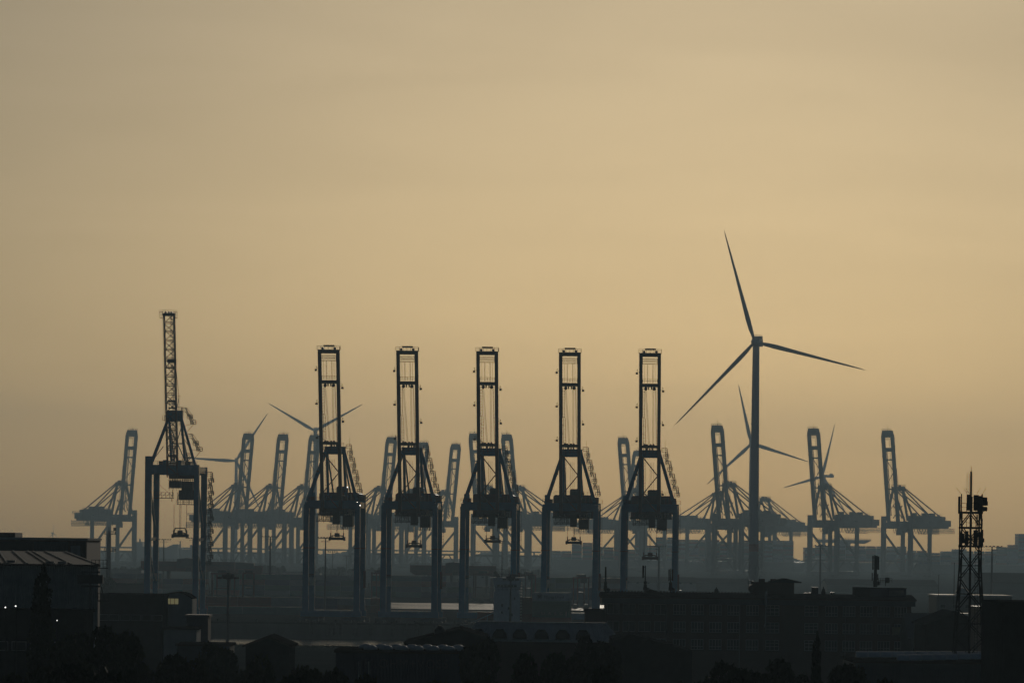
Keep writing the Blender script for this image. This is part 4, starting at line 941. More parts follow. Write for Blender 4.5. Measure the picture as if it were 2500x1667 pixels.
# ---------------------------------------------------------------- brick building with rooftop masts
BD = 690; KB = BD / 900
bl, brt = P(1480, 1460, BD), P(2225, 1470, BD); bb = empty('brick_building', (bl.x, BD, 0)); BW = brt.x - bl.x
zr = 24 - (24 - 13.55) * KB                                   # underside of the eaves
MB().box(0, BW, 0, 16, 0, zr - .9).build('wall', M['brick'], bb)
MB().box(-.7, BW + .6, -.75, 16.7, zr - .88, zr).build('fascia', M['teal_clad'], bb)
rf = MB().prism_x([(-.95, zr + .02), (17, zr + .02), (17, zr + .3), (8, zr + 1.0), (-.95, zr + .28)], -.9, BW + .8).build('roof', M['roof_felt'], bb)
k = MB()
for i in range(46): k.box(i * .55, i * .55 + .28, 7.6, 8.4, zr + .95, zr + 1.15)
k.build('ridge_cap', M['roof_felt'], rf)
MB().prism([(5.8, zr + .7), (7.7, zr + 1.5), (10.4, zr + .7)], 4, 8).build('roof_hump', M['roof_felt'], rf)
def bx(px): return P(px, 1480, BD).x - bl.x
def bz(py): return P(1850, py, BD).z + 0
def window(px, zc, kind, lit=False):
    x = bx(px); w_, h_ = 2.75 * KB, 2.35 * KB
    if kind == 'C': w_ = 3.0 * KB
    wf = MB(); x0, x1, z0, z1 = x - w_ / 2, x + w_ / 2, zc - h_ / 2, zc + h_ / 2; t = .1
    wf.box(x0, x1, -.06, .0, z0, z0 + t).box(x0, x1, -.06, .0, z1 - t, z1)
    cols = {'A': 2, 'B': 4, 'C': 3}[kind]
    for i in range(cols + 1):
        xx = x0 + (w_ - t) * i / cols; wide = t * (1.6 if kind == 'B' and i == 2 else 1); wf.box(xx, xx + wide, -.065, .0, z0 + t, z1 - t)
    if kind == 'B': wf.box(x0 + t, x1 - t, -.055, .0, z0 + .5, z0 + .62)
    if kind == 'C':
        for q in (.34, .66): wf.box(x0 + t, x1 - t, -.055, .0, z0 + h_ * q, z0 + h_ * q + .12)
    o = wf.build('window', M['frame'] if kind != 'A' else M['pole'], bb)
    for i in range(cols):
        xx = x0 + t + (w_ - t) * i / cols; MB().box(xx, xx + (w_ - t) / cols - t, -.03, .0 - .002, z0 + t, z1 - t).build('pane', M['lit'] if lit else M['glass'], o)
    MB().box(x0 - .15, x1 + .15, -.16, 0, z0 - .14, z0 - .02).build('sill', M['concrete'], o)
ROW1 = [(1497, 'A'), (1536, 'A'), (1574, 'A'), (1613, 'A'), (1659, 'B'), (1703, 'B'), (1747, 'B'), (1791, 'B'), (1837, 'B'), (1886, 'C'), (1981, 'C'), (2030, 'B'), (2073, 'B'), (2115, 'B'), (2158, 'B'), (2199, 'B')]
for px, kd in ROW1:
    window(px, 24 - 12.8 * KB, kd); window(px, 24 - 16.6 * KB, kd); window(px, 24 - 20.4 * KB, kd)
MB().box(BW - 3.2, BW - 1.4, -.08, -.066, 24 - 18 * KB, 24 - 16.1 * KB).build('lit_pane', shade('lamp_lit_glass', (.2, .17, .08), .3), bb)
for px in (1627, 1806, 2064): MB().tube((bx(px), -.2, 0), (bx(px), -.2, zr - .9), .08, n=6).build('downpipe', M['pole'], bb)
MB().tube((bx(1869), -.35, 12), (bx(1869), -.35, 14.7), .11).beam((bx(1869), -.35, 12.1), (bx(1866), -.5, 11.4), .2).build('flue', M['pale_wall'], bb)
MB().tube((bx(1869), -1.1, zr - 1.2), (bx(1869), -1.1, zr + 1.4), .17).build('flue', M['pale_wall'], bb)
# penthouses and clutter
x0, x1 = bx(1828), bx(1961); zz = zr + .6
ph = MB().box(x0 + 1.0, x1 - 1.2, 5, 12, zr + .5, bz(1421)).build('penthouse', M['brick'], bb)
MB().prism([(x0 + 4, bz(1421)), (x1, bz(1422)), (x1, bz(1424) + .35), (x1 - 2.6, bz(1411)), (x0 + 6.4, bz(1411)), (x0 + 4, bz(1419))], 4.4, 12.6).build('penthouse_roof', M['slate'], ph)
MB().tube((x0 + 1.0, 6, bz(1437)), (x0 + 1.0, 8, bz(1437)), .75).build('duct', M['steel'], ph)
for x in (x0 + 2.6, x0 + 4.6): MB().box(x - .5, x + .5, 7, 8, bz(1421), bz(1413)).build('chimney', M['brick'], ph)
MB().beam((x0 + .3, 6, bz(1437)), (x0 + .3, 6, bz(1419)), .08).beam((x0 + .3, 6, bz(1419)), (x0 + 1.4, 6, bz(1418)), .08).build('ladder', M['steel'], ph)
x0, x1 = bx(2095), bx(2218)
ph = MB().box(x0, x0 + 2.4, 4, 12, zr + .3, bz(1431)).build('penthouse', M['black'], bb)
MB().box(x0 + 2.41, x1, 4.2, 12, zr + .3, bz(1433)).build('penthouse_wall', M['navy'], ph)
MB().box(x0 + 2.2, x1 + .1, 3.9, 12.2, bz(1433), bz(1431.5)).build('penthouse_roof', M['black'], ph)
MB().box(x0 + 5.6, x0 + 8.0, 4.08, 4.2, bz(1450), bz(1437)).build('plant_door', M['grey_clad'], ph)
for px, w_, yt, mt in ((1997, 1.1, 1432, 'teal_clad'), (2040, .8, 1444, 'steel'), (1975, .7, 1446, 'steel'), (1985, .5, 1446, 'steel')):
    MB().box(bx(px) - w_ / 2, bx(px) + w_ / 2, 7, 8.2, zr + .4, bz(yt)).build('roof_box', M[mt], bb)
tag(bb, 'long dark brick building with pale window frames and rooftop penthouses', 'building')
def antenna(px, yt, yb, d, panels, label, dish=True, big=False):
    """phone mast standing on the roof"""
    t, b_ = P(px, yt, d), P(px, yb, d); a = empty('antenna_mast', (b_.x, d, b_.z)); h = t.z - b_.z
    MB().tube((0, 0, 0), (0, 0, h), .14 if not big else .35, .07 if not big else .18).build('pole', M['black'], a)
    for dx, z0, z1, w_ in panels:
        dx *= KB; w_ *= KB
        pn = MB().box(dx - w_ / 2, dx + w_ / 2, -.35, -.15, h * z0, h * z1); pn.box(dx - w_ * .3, dx + w_ * .3, -.45, -.35, h * z0 + .1, h * z1 - .1)
        pn.beam((dx, -.15, h * (z0 + .06)), (0, 0, h * (z0 + .06)), .07); pn.beam((dx, -.15, h * (z1 - .06)), (0, 0, h * (z1 - .06)), .07); pn.build('panel_antenna', M['black'], a)
    k = MB()
    for z_, w_ in ((.1, .5), (.2, .35), (.32, .3)): k.box(-w_ / 2 - .1, w_ / 2 + .1, -.3, .3, h * z_, h * z_ + .5)
    k.build('equipment_box', M['black'], a)
    if dish: MB().tube((.35, -.2, h * .12), (.7, -.35, h * .12), .42, .3, 12).build('dish', M['pole_dark'], a)
    return tag(a, label, 'antenna', 'antenna masts on the brick building')
antenna(1478, 1383, 1448, BD + 5, [(0, .38, 1.0, .35)], 'slim phone mast at the left end of the brick building roof')
antenna(1575, 1380, 1447, BD + 5, [(-.48, .55, 1.0, .42)], 'phone mast with one panel on its left side, on the brick building')
antenna(1637, 1387, 1447, BD + 5, [(-.38, .5, .97, .28), (.38, .5, .97, .28)], 'phone mast with two slim panels on the brick building')
antenna(1749, 1432, 1449, BD + 5, [], 'small bare whip aerial midway along the brick building roof', False)
antenna(2010, 1431, 1452, BD + 5, [(0, .3, .75, .5)], 'stubby aerial beside the roof box on the brick building', False)
antenna(2137, 1356, 1432, BD + 5, [(-.62, .55, 1.0, .3), (-.2, .58, 1.02, .3), (.25, .56, 1.0, .34), (.62, .55, .98, .34), (-.75, .2, .45, .2), (.5, .22, .42, .2)], 'tallest phone mast with clustered panels on the right penthouse roof', True, True)
p = P(2162, 1430, BD + 6); k = empty('dish_rack', (p.x, BD + 6, p.z), 0); k.scale = (.77, .77, .77); MB().beam((0, 0, 0), (0, 0, 1), .15).rail([(-1.6, 0, .8), (1.4, 0, .8)], .9, .08, .5).build('rack', M['black'], k); MB().box(-.1, .8, -.2, .2, .7, 1.9).build('dish', M['black'], k)
tag(k, 'small dish rack right of the tallest phone mast', 'antenna')
# ---------------------------------------------------------------- lattice telecom tower
TD = 480; tp = P(2368, 1400, TD); tt = empty('telecom_tower', (P(2366, 1600, TD).x, TD, 0))
def tz(py): return P(2368, py, TD).z
ztop = tz(1251); z0 = 0.0
def half(z): return 1.15 if z > tz(1390) else 1.15 + (tz(1390) - z) * .062
lv = [0, 3, 6, 8.8, 11.4, 13.8, 16, tz(1480)] if False else []
z = tz(1390); levels = [ztop - .0]
zz = ztop
while zz > 1: zz -= 1.55 if zz > tz(1400) else 1.75; levels.append(max(zz, 0))
for sx in (-1, 1):
    for sy in (-1, 1):
        c = MB()
        for a_, b_ in zip(levels[:-1], levels[1:]): c.beam((sx * half(a_), sy * half(a_), a_), (sx * half(b_), sy * half(b_), b_), .16)
        c.build('corner_post', M['black'], tt)
for i, (a_, b_) in enumerate(zip(levels[:-1], levels[1:])):
    k = MB(); ha, hb = half(a_), half(b_); m_ = (a_ + b_) / 2
    for sy in (-1, 1):
        s0, s1 = (1, -1)
        if i % 2: k.beam((-ha, sy * ha, a_), (0, sy * hb, b_), .12); k.beam((ha, sy * ha, a_), (0, sy * hb, b_), .12)
        else: k.beam((0, sy * ha, a_), (-hb, sy * hb, b_), .12); k.beam((0, sy * ha, a_), (hb, sy * hb, b_), .12)
        if i % 2 == 0: k.beam((-ha, sy * ha, a_), (ha, sy * ha, a_), .09)
    for sx in (-1, 1):
        if i % 2: k.beam((sx * ha, -ha, a_), (sx * hb, 0, b_), .1); k.beam((sx * ha, ha, a_), (sx * hb, 0, b_), .1)
        else: k.beam((sx * ha, 0, a_), (sx * hb, -hb, b_), .1); k.beam((sx * ha, 0, a_), (sx * hb, hb, b_), .1)
    k.build('lattice_bay', M['black'], tt)
k = MB().tube((0, 0, 0), (0, 0, tz(1150)), .17, .12); k.tube((0, 0, tz(1150)), (0, 0, tz(1138)), .03); k.build('central_mast', M['black'], tt)
k = MB(); ladder(k, (-.35, -.1, tz(1215)), (-.35, -.1, tz(1156)), .28, .35, .035); ladder(k, (.7, -.5, 1), (.7, -.5, tz(1225)), .35, .35, .04)
for i in range(14): k.beam((0, 0, tz(1214) + i * .21), (.22, 0, tz(1214) + i * .21), .03)
k.build('ladder', M['black'], tt)
for zp, hh in ((tz(1251), 1.3), (tz(1288), 1.25), (tz(1333), 1.28)):
    k = MB().box(-hh, hh, -hh, hh, zp - .12, zp + .12); k.rail([(-hh, -hh, zp + .1), (hh, -hh, zp + .1)], 1.0, .05, .6); k.build('platform', M['black'], tt)
for x, y_, w_, ya, yb in ((-1.45, -.9, .26, 1212, 1253), (-1.2, -.9, .12, 1206, 1256), (-.42, -1, .36, 1207, 1246), (.5, -1, .6, 1208, 1246), (.95, -.8, .4, 1210, 1250), (1.22, -.8, .16, 1206, 1250), (-.05, -.9, .3, 1212, 1250)):
    k = MB().box(x - w_ / 2, x + w_ / 2, y_ - .12, y_ + .12, tz(yb), tz(ya)); k.beam((x, y_, tz(yb) + .3), (x * .7, 0, tz(yb) + .3), .07); k.build('panel_antenna', M['black'], tt)
for x, w_, ya, yb in ((-1.35, .22, 1298, 1330), (-.6, .4, 1296, 1330), (.45, .5, 1294, 1334), (1.0, .3, 1298, 1332), (1.25, .16, 1292, 1332), (-1.0, .3, 1302, 1326), (.6, .14, 1256, 1284)):
    MB().box(x - w_ / 2, x + w_ / 2, -1.5, -1.2, tz(yb), tz(ya)).build('panel_antenna', M['black'], tt)
for x, py, r_ in ((1.5, 1218, .24), (1.55, 1228, .3), (1.5, 1242, .28), (-.9, 1320, .3), (.9, 1305, .3), (1.2, 1318, .25)):
    MB().tube((x - .25, -1.2, tz(py)), (x + .25, -1.35, tz(py)), r_, r_ * .9, 12).build('dish', M['black'], tt)
k = MB()
for x, dx in ((-1.25, -.55), (-.55, -.45), (-.3, -.45), (.55, .45), (1.2, .45)): k.beam((x, -1, tz(1206)), (x + dx, -1, tz(1191)), .035)
k.build('whip_aerial', M['black'], tt)
tag(tt, 'black lattice telecom tower with panel antennas near the right edge', 'tower')
# ---------------------------------------------------------------- big hall and block at far left
def W(px, py, d): return P(px, py, d)
hall = empty('shipyard_hall', (P(90, 1400, 475).x, 475, 0)); hx = hall.location.x
fl_, fr_, br_, bl2 = P(-60, 1379, 475), P(240, 1383, 475), P(158, 1351, 509), P(-60, 1348, 509)
def loc(v, o=hall): return (v.x - o.location.x, v.y - o.location.y, v.z - o.location.z)
A, B_, C_, D_ = map(loc, (fl_, fr_, br_, bl2))
MB().add([A, B_, C_, D_, (A[0], A[1], 0), (B_[0], B_[1], 0), (C_[0], C_[1], 0), (D_[0], D_[1], 0)], [(4, 5, 1, 0), (5, 6, 2, 1), (6, 7, 3, 2), (7, 4, 0, 3)]).build('wall', M['hall_clad'], hall)
MB().add([(A[0] - .3, A[1] - .4, A[2] + .02), (B_[0] + .3, B_[1] - .4, B_[2] + .02), (C_[0] + .3, C_[1] + .3, C_[2] + .03), (D_[0], D_[1] + .3, D_[2] + .03), (A[0] - .3, A[1] - .4, A[2] + .25), (B_[0] + .3, B_[1] - .4, B_[2] + .25), (C_[0] + .3, C_[1] + .3, C_[2] + .26), (D_[0], D_[1] + .3, D_[2] + .26)], [(4, 5, 6, 7), (0, 1, 5, 4), (1, 2, 6, 5), (2, 3, 7, 6), (3, 0, 4, 7), (3, 2, 1, 0)]).build('roof', M['brown_clad'], hall)
def on_roof(u, v_): # u across 0..1, v up the slope 0..1
    f = Vector(A).lerp(Vector(B_), u); b_ = Vector(D_).lerp(Vector(C_), u); return f.lerp(b_, v_) + Vector((0, 0, .3))
for u in (.06, .2, .26, .42, .58, .64, .78, .995):
    MB().beam(on_roof(u, .0), on_roof(u, .98), .22, .12).build('roof_rib', M['grey_clad'], hall)
for u, v_ in ((.62, .06), (.3, .1), (.72, .05)): c = on_roof(u, v_); MB().cbox(c, 1.0, 1.2, .35).build('roof_vent', M['pole'], hall)
MB().box(A[0] + 2, A[0] + 7.6, -.12, -.02, 2, 13).build('panel', M['teal_clad'], hall); MB().box(B_[0] - 4.4, B_[0] - .4, -.12, -.02, 9, 13.2).build('panel', M['teal_clad'], hall)
MB().box(B_[0] - 5, B_[0] - .2, -.12, -.02, 0, 8.4).build('door', M['pale_wall'], hall)
k = MB().box(B_[0], B_[0] + 1.0, 0, 1.5, B_[2] - .2, B_[2] - .1); k.rail([(B_[0] - .8, 0, B_[2] - .1), (B_[0] + 1.0, 0, B_[2] - .1)], .9, .06, .4); k.build('roof_landing', M['black'], hall)
MB().beam((B_[0] + .1, .2, B_[2] - 1.6), (B_[0] + .8, .2, B_[2] - 3.9), .08).build('stair_stringer', M['black'], hall)
k = MB().box(B_[0], B_[0] + 1.2, 0, 1, B_[2] - 4.0, B_[2] - 3.88); k.rail([(B_[0], 0, B_[2] - 3.88), (B_[0] + 1.2, 0, B_[2] - 3.88)], .8, .06, .4); k.build('lower_landing', M['black'], hall)
tag(hall, 'big dark shipyard hall with ribbed roof at far left', 'hall')
ub = empty('upper_block', (P(90, 1340, 535).x, 535, 0)); o = ub.location
x0, x1, zt = P(-40, 1311, 535).x - o.x, P(212, 1313, 535).x - o.x, P(90, 1311.5, 535).z
MB().box(x0, x1, 0, 18, 0, zt - .3).build('wall', M['brown_clad'], ub); MB().box(x0, x1 + .15, -.2, 18, zt - .3, zt).build('parapet', M['pale_wall'], ub)
for a_, b_, mt in ((-40, 80, 'black'), (82, 166, 'teal_clad'), (186, 208, 'black')): MB().box(P(a_, 1340, 535).x - o.x, P(b_, 1340, 535).x - o.x, -.12, -.02, zt - 4, zt - .5).build('panel', M[mt], ub)
MB().box(x0, P(28, 1300, 535).x - o.x, 4, 12, zt, P(0, 1299, 535).z).build('roof_house', M['brown_clad'], ub)
for px in (180, 190): MB().box(P(px, 1340, 535).x - o.x - .35, P(px, 1340, 535).x - o.x + .35, -.5, -.05, 12, zt - 1).build('pipe', M['pale_wall'], ub)
tag(ub, 'flat-topped brown block rising behind the shipyard hall', 'building')
# ---------------------------------------------------------------- shed with dormers
dd = 555; a, b_ = P(1128, 1560, dd), P(1514, 1556, dd); ds = empty('dormer_hall', (a.x, dd, 0)); L_ = b_.x - a.x
ze, zg = P(1300, 1562, dd).z, P(1300, 1519, dd + 6).z; x0 = P(1167, 1520, dd).x - a.x; x1 = P(1482, 1520, dd).x - a.x
MB().box(.3, L_ - .3, .3, 11.7, 0, ze).build('wall', M['brick'], ds)
V = [(0, 0, ze), (L_, 0, ze), (L_, 12, ze), (0, 12, ze), (x0, 6, zg), (x1, 6, zg), (0, 0, ze - .2), (L_, 0, ze - .2), (L_, 12, ze - .2), (0, 12, ze - .2)]
rf = MB().add(V, [(0, 1, 5, 4), (1, 2, 5), (2, 3, 4, 5), (3, 0, 4), (6, 7, 1, 0), (7, 8, 2, 1), (8, 9, 3, 2), (9, 6, 0, 3)]).build('roof', M['zinc'], ds)
k = MB()
for i in range(64):
    u = i / 63; xe = u * L_; xg = x0 + u * (x1 - x0); k.beam((xe, -.02, ze + .04), (xg, 6, zg + .04), .05, .1)
k.beam((x0, 6, zg + .05), (x1, 6, zg + .05), .25, .12)
for e_, g_ in ((0, x0), (L_, x1)): k.beam((e_, 0, ze + .05), (g_, 6, zg + .05), .2, .1)
k.build('roof_seam', M['zinc'], rf)
for px in (1168, 1220, 1269, 1322, 1374, 1424):
    c = P(px, 1545, dd).x - a.x; zb = ze + .25; w_ = 1.0
    dm = MB().prism([(c - w_, zb - .1), (c + w_, zb - .1), (c + w_ * .92, zb + .55), (c + w_ * .45, zb + 1.15), (c - w_ * .45, zb + 1.15), (c - w_ * .92, zb + .55)], .15, 4.2).build('dormer', M['slate'], rf)
    MB().box(c - .5, c + .5, .08, .145, zb + .12, zb + .9).build('dormer_window', M['glass'], dm)
tag(ds, 'long hall with pale seamed metal roof and six dark dormers', 'hall')
# dark gabled shed left of it, with roof ventilator
gs = empty('gabled_shed', (P(1060, 1560, 525).x, 525, 0)); o = gs.location
poly = [(P(px, py, 525).x - o.x, P(px, py, 525).z) for px, py in ((985, 1569), (1122, 1536), (1150, 1544), (1190, 1556))]
MB().prism([(poly[0][0], 0)] + poly + [(poly[-1][0], 0)], 0, 20).build('wall', M['black'], gs)
k = MB()
for p0, p1 in zip(poly[:-1], poly[1:]): k.beam((p0[0], 9.9, p0[1] + .06), (p1[0], 9.9, p1[1] + .06), 20.4, .12)
k.build('roof', M['roof_felt'], gs)
vp = P(1073, 1546, 527); k = MB().tube((vp.x - o.x, 4, vp.z - .6), (vp.x - o.x, 4, vp.z + .4), .55, .8, 12).tube((vp.x - o.x, 4, vp.z + .4), (vp.x - o.x, 4, vp.z + 1.0), .8, .3, 12); k.build('ventilator', M['steel'], gs)
tag(gs, 'dark gabled shed with round roof ventilator left of the dormer hall', 'shed')
# ---------------------------------------------------------------- blue shipyard shed with lettering and skylights
sd = 445; a, b_ = P(820, 1582, sd), P(1150, 1592, sd); ss = empty('lettered_shed', (a.x, sd, 0)); L_ = b_.x - a.x; zt = P(985, 1587, sd).z
MB().box(0, L_, 0, 14, 0, zt - .3).build('wall', M['navy'], ss)
MB().box(-.2, L_ + .2, -.2, 14.2, zt - .3, zt).build('roof', M['roof_felt'], ss)
dome = MB(); dome.smooth = True
rings = []
for zz, q in ((0, 1), (.25, .93), (.45, .75), (.58, .45), (.62, .08)): rings.append([(math.cos(2 * math.pi * i / 16) * .78 * q, math.sin(2 * math.pi * i / 16) * .8 * q, zz * .8) for i in range(16)])
dome.loft(rings); dmesh = dome.mesh('skylight', M['dome'])
for y_, x_ in ((3, .35), (8.5, 0)):
    for i in range(7): place(dmesh, 'skylight', ss, (L_ * .2 + x_ * 2.1 + i * 1.7, y_, zt))
lettering('lettering', 'BLOHM+VOSS', 1.4, M['ink_blue'], ss, (L_ * .52, -.03, zt - 1.9), (R(90), 0, 0), sx=.92, spacing=1.18)
for px in (877, 901): x = P(px, 1620, sd).x - a.x; MB().tube((x, -1.2, 0), (x, -1.2, P(px, 1612, sd).z), .06).build('flue', M['pale_wall'], ss)
tag(ss, 'dark blue shipyard shed with company lettering and dome skylights', 'shed')
# ---------------------------------------------------------------- shed with barrel skylights at right
vd = 475; a, b_ = P(2085, 1610, vd), P(2452, 1604, vd); vs = empty('vaulted_shed', (a.x, vd, 0)); L_ = b_.x - a.x; zt = P(2270, 1618, vd).z
MB().box(0, L_, -1.6, 16, 0, zt).build('wall', M['teal_clad'], vs); MB().box(-.2, L_ + .2, -1.8, 16.2, zt, zt + .3).build('roof', M['roof_felt'], vs)
def barrel(y_, x_, n, zo, slope):
    for i in range(n):
        w_ = 1.36; prof = [(math.cos(t) * .76, math.sin(t) * .68) for t in [math.pi * j / 10 for j in range(11)]]
        v_ = MB(); v_.smooth = False; v_.prism_x([(y_ + y0, zt + .3 + zo + slope * i * 1.42 + z0) for y0, z0 in prof], x_ + i * 1.42, x_ + i * 1.42 + w_); v_.build('barrel_skylight', M['skylight'], vs)
barrel(7, .8, 11, .15, .012); barrel(.2, 5.0, 9, .0, .03)
tag(vs, 'low shed with two rows of shining barrel skylights at lower right', 'shed')
# ---------------------------------------------------------------- other dark buildings of the shipyard
shed(2450, 2560, 1469, 430, 20, 'black', 'tall black block cut by the right edge of the view', 'dark_block', cat='building', trim='black')
shed(2404, 2452, 1482, 520, 16, 'grey_clad', 'dark block just left of the tall black one at the right edge', 'dark_block', cat='building', trim='teal_clad')
shed(2262, 2402, 1492, 608, 18, 'black', 'broad dark gabled shed behind the telecom tower foot', 'gabled_hall', roof='gable', cat='hall', trim='slate')
shed(2222, 2332, 1499, 663, 16, 'grey_clad', 'grey low hall right of the brick building', 'low_hall', roof='across', cat='hall', trim='grey_clad', wins=3)
wr = shed(2287, 2470, 1452, 1120, 22, 'grey_clad', 'wide grey hall with thin shining roof behind the telecom tower', 'shining_hall', cat='hall', trim='skylight', wins=6)
k = MB(); k.smooth = True; c = P(2349, 1440, 1125); o = wr.location
k.loft([[(c.x - o.x + math.cos(2 * math.pi * i / 18) * q * 2.0, 5 + math.sin(2 * math.pi * i / 18) * q * 2.0, P(2349, 1452, 1120).z + zz) for i in range(18)] for zz, q in ((0, 1), (.9, .95), (1.6, .6), (2.0, .1))])
k.build('roof_cowl', shade('polished_cowl', (.7, .62, .5), .18, .1, 1, metal=1.0), wr)
shed(2296, 2420, 1497, 980, 12, 'pale_wall', 'low pale roof strip behind the telecom tower', 'low_hall', cat='hall', trim='skylight')
shed(1429, 1478, 1486, 698, 8, 'brown_clad', 'small brown annex at the left end of the brick building', 'annex', cat='building')
shed(240, 398, 1450, 655, 18, 'black', 'long low black building left of the small gabled house', 'low_building', cat='building', trim='black', wins=6)
shed(600, 706, 1553, 499, 14, 'black', 'dark rounded shed in front of the river', 'river_shed', roof='gable', cat='shed', trim='roof_felt')
shed(400, 480, 1530, 592, 8, 'pale_wall', 'low pale garage row below the small gabled house', 'garage', cat='garage', doors=2)
shed(455, 508, 1500, 624, 6, 'navy', 'dark blue box body parked beside the small gabled house', 'box_shed', cat='shed', trim='navy')
shed(-20, 205, 1487, 436, 10, 'black', 'dark lean-to below the shipyard hall', 'lean_to', cat='shed', trim='black', wins=5)
shed(432, 560, 1570, 546, 10, 'teal_clad', 'low teal shed beside the riverside bushes', 'low_shed', cat='shed')
wg = empty('gabled_hall', (P(1560, 1600, 510).x, 510, 0)); o = wg.location
pl = [(P(px, py, 510).x - o.x, P(px, py, 510).z) for px, py in ((1496, 1562), (1545, 1550), (1690, 1590))]
MB().prism([(pl[0][0], 0)] + pl + [(pl[-1][0], 0)], 0, 20).build('wall', M['black'], wg)
for p0, p1 in zip(pl[:-1], pl[1:]): MB().beam((p0[0], 9.9, p0[1] + .06), (p1[0], 9.9, p1[1] + .06), 20.4, .14).build('roof_slope', M['slate'], wg)
for x in (-1.5, 2.2): MB().box(x - 1, x + 1, -.08, 0, 0, 4).build('door', M['grey_clad'], wg)
tag(wg, 'wide dark gabled shed in front of the brick building', 'shed')
# small gabled house with a lit window
hd = 665; hp = P(432, 1500, hd); hs = empty('gabled_house', (hp.x, hd, 0)); o = hs.location
pl = [(P(px, py, hd).x - o.x, P(px, py, hd).z) for px, py in ((395, 1458), (411, 1449), (430, 1446), (452, 1450), (470, 1462))]
MB().prism([(pl[0][0], 0)] + pl + [(pl[-1][0], 0)], 0, 9).build('wall', M['pale_wall'], hs)
k = MB()
for p0, p1 in zip(pl[:-1], pl[1:]): k.beam((p0[0], 4.5, p0[1] + .08), (p1[0], 4.5, p1[1] + .08), 9.6, .16)
k.build('roof', M['slate'], hs)
for px in (422, 400):
    c = P(px, 1467, hd); ww = .95 if px == 422 else .4; x = c.x - o.x
    w_ = MB().box(x - ww - .1, x + ww + .1, -.06, 0, c.z - .55, c.z + .55).build('window', M['frame'], hs)
    for j in range(3): MB().box(x - ww + j * ww * .68, x - ww + j * ww * .68 + ww * .58, -.1, -.061, c.z - .45, c.z + .45).build('lit_pane', M['lit'], w_)
tag(hs, 'small pale gabled house with one lit window', 'house')
# lit yard lamps at far left
for i, (px, py, d, lab) in enumerate(((15, 1482, 400, 'leftmost lit yard lamp below the shipyard hall'), (40, 1479, 400, 'lit yard lamp left of the poplar'), (141, 1514, 400, 'dim low yard lamp right of the poplar'))):
    p = P(px, py, d); l = empty('yard_lamp', (p.x, d, 0)); MB().tube((0, 0, 0), (0, 0, p.z), .07, .05).beam((0, 0, p.z), (0, -.5, p.z + .1), .06).build('pole', M['black'], l)
    MB().cbox((0, -.6, p.z + .12), .3, .4, .1).build('lamp_head', M['black'], l); MB().tube((0, -.6, p.z - .02), (0, -.6, p.z + .06), .05 if i < 2 else .025, n=8).build('bulb', M['bulb'], l); tag(l, lab, 'lamp', 'yard lamps')
# ---------------------------------------------------------------- trees
def leaf_cloud(mb, lobes, n, size, rr):
    """leaf-sized faces spread through lobes (cx, cy, cz, rx, ry, rz)"""
    tot = sum(l[3] * l[4] * l[5] for l in lobes) ** 1
    for (cx, cy, cz, rx, ry, rz) in lobes:
        m = int(n * (rx * ry * rz) ** .7 / sum((q[3] * q[4] * q[5]) ** .7 for q in lobes))
        k = 0
        while k < m:
            v = Vector((rr.gauss(0, 1), rr.gauss(0, 1), rr.gauss(0, 1))).normalized() * (rr.random() ** .38)
            # clumps: keep leaves near random tufts
            if math.sin(v.x * 7 + cx) + math.sin(v.y * 7 + cy) + math.sin(v.z * 8 + cz) < -.75 and rr.random() < .8: continue
            c = Vector((cx + v.x * rx, cy + v.y * ry, cz + v.z * rz)); s = size * (.6 + .9 * rr.random())
            a = Vector((rr.gauss(0, 1), rr.gauss(0, 1), rr.gauss(0, .7))).normalized(); b = a.cross(Vector((rr.gauss(0, 1), rr.gauss(0, 1), rr.gauss(0, 1)))).normalized()
            mb.add([c - a * s, c - b * s * .55, c + a * s, c + b * s * .55], [(0, 1, 2, 3)]); k += 1
def tree_mesh(kind, seed):
    rr = random.Random(seed); t = MB(); c = MB()
    if kind == 'poplar':
        t.tube((0, 0, 0), (0, 0, .9), .03, .006, 8)
        lob = [(rr.uniform(-.02, .02), rr.uniform(-.02, .02), .12 + i * .085, .125 * (1 - .55 * (i / 10) ** 2), .125 * (1 - .55 * (i / 10) ** 2), .09) for i in range(10)] + [(-.075, 0, .62, .05, .05, .14), (.07, .03, .45, .05, .05, .12), (0, 0, .96, .022, .022, .05)]
        for l in lob[::2]: t.tube((0, 0, l[2] - .1), (l[0] + .04, l[1], l[2] + .02), .008, .003, 5)
        leaf_cloud(c, lob, 9000, .017, rr)
    else:
        t.tube((0, 0, 0), (rr.uniform(-.02, .02), 0, .38), .035, .022, 8); lob = []
        for i in range(11):
            a = rr.random() * 6.28; q = rr.uniform(.08, .3); z_ = rr.uniform(.42, .86); r_ = rr.uniform(.12, .2)
            lob.append((math.cos(a) * q, math.sin(a) * q, z_, r_, r_, r_ * .8)); t.tube((0, 0, .3), (math.cos(a) * q * .8, math.sin(a) * q * .8, z_), .014, .004, 5)
        leaf_cloud(c, lob, 9000, .023, rr)
    return t.mesh('trunk', M['bark']), c.mesh('crown', M['leaf_dark'] if seed % 2 else M['leaf'])
TM = {k: [tree_mesh(k, s) for s in ((11, 12, 13, 14) if k == 'round' else (5,))] for k in ('round', 'poplar')}
def tree(kind, var, px, ytop, d, wide, label, group=None, name='tree'):
    d = d * .8 if d < 600 else d; wide = wide * .85 if d < 600 else wide
    p = P(px, ytop, d); h = p.z; t = empty(name, (p.x, d, 0), rnd.random() * 6.28 if kind == 'round' else 0)
    tm, cm = TM[kind][var % len(TM[kind])]; k = wide / .9 if kind == 'round' else wide / .26
    place(tm, 'trunk', t, scale=(k, k, h)); place(cm, 'crown', t, scale=(k, k, h * 1.02))
    return tag(t, label, 'tree', group)
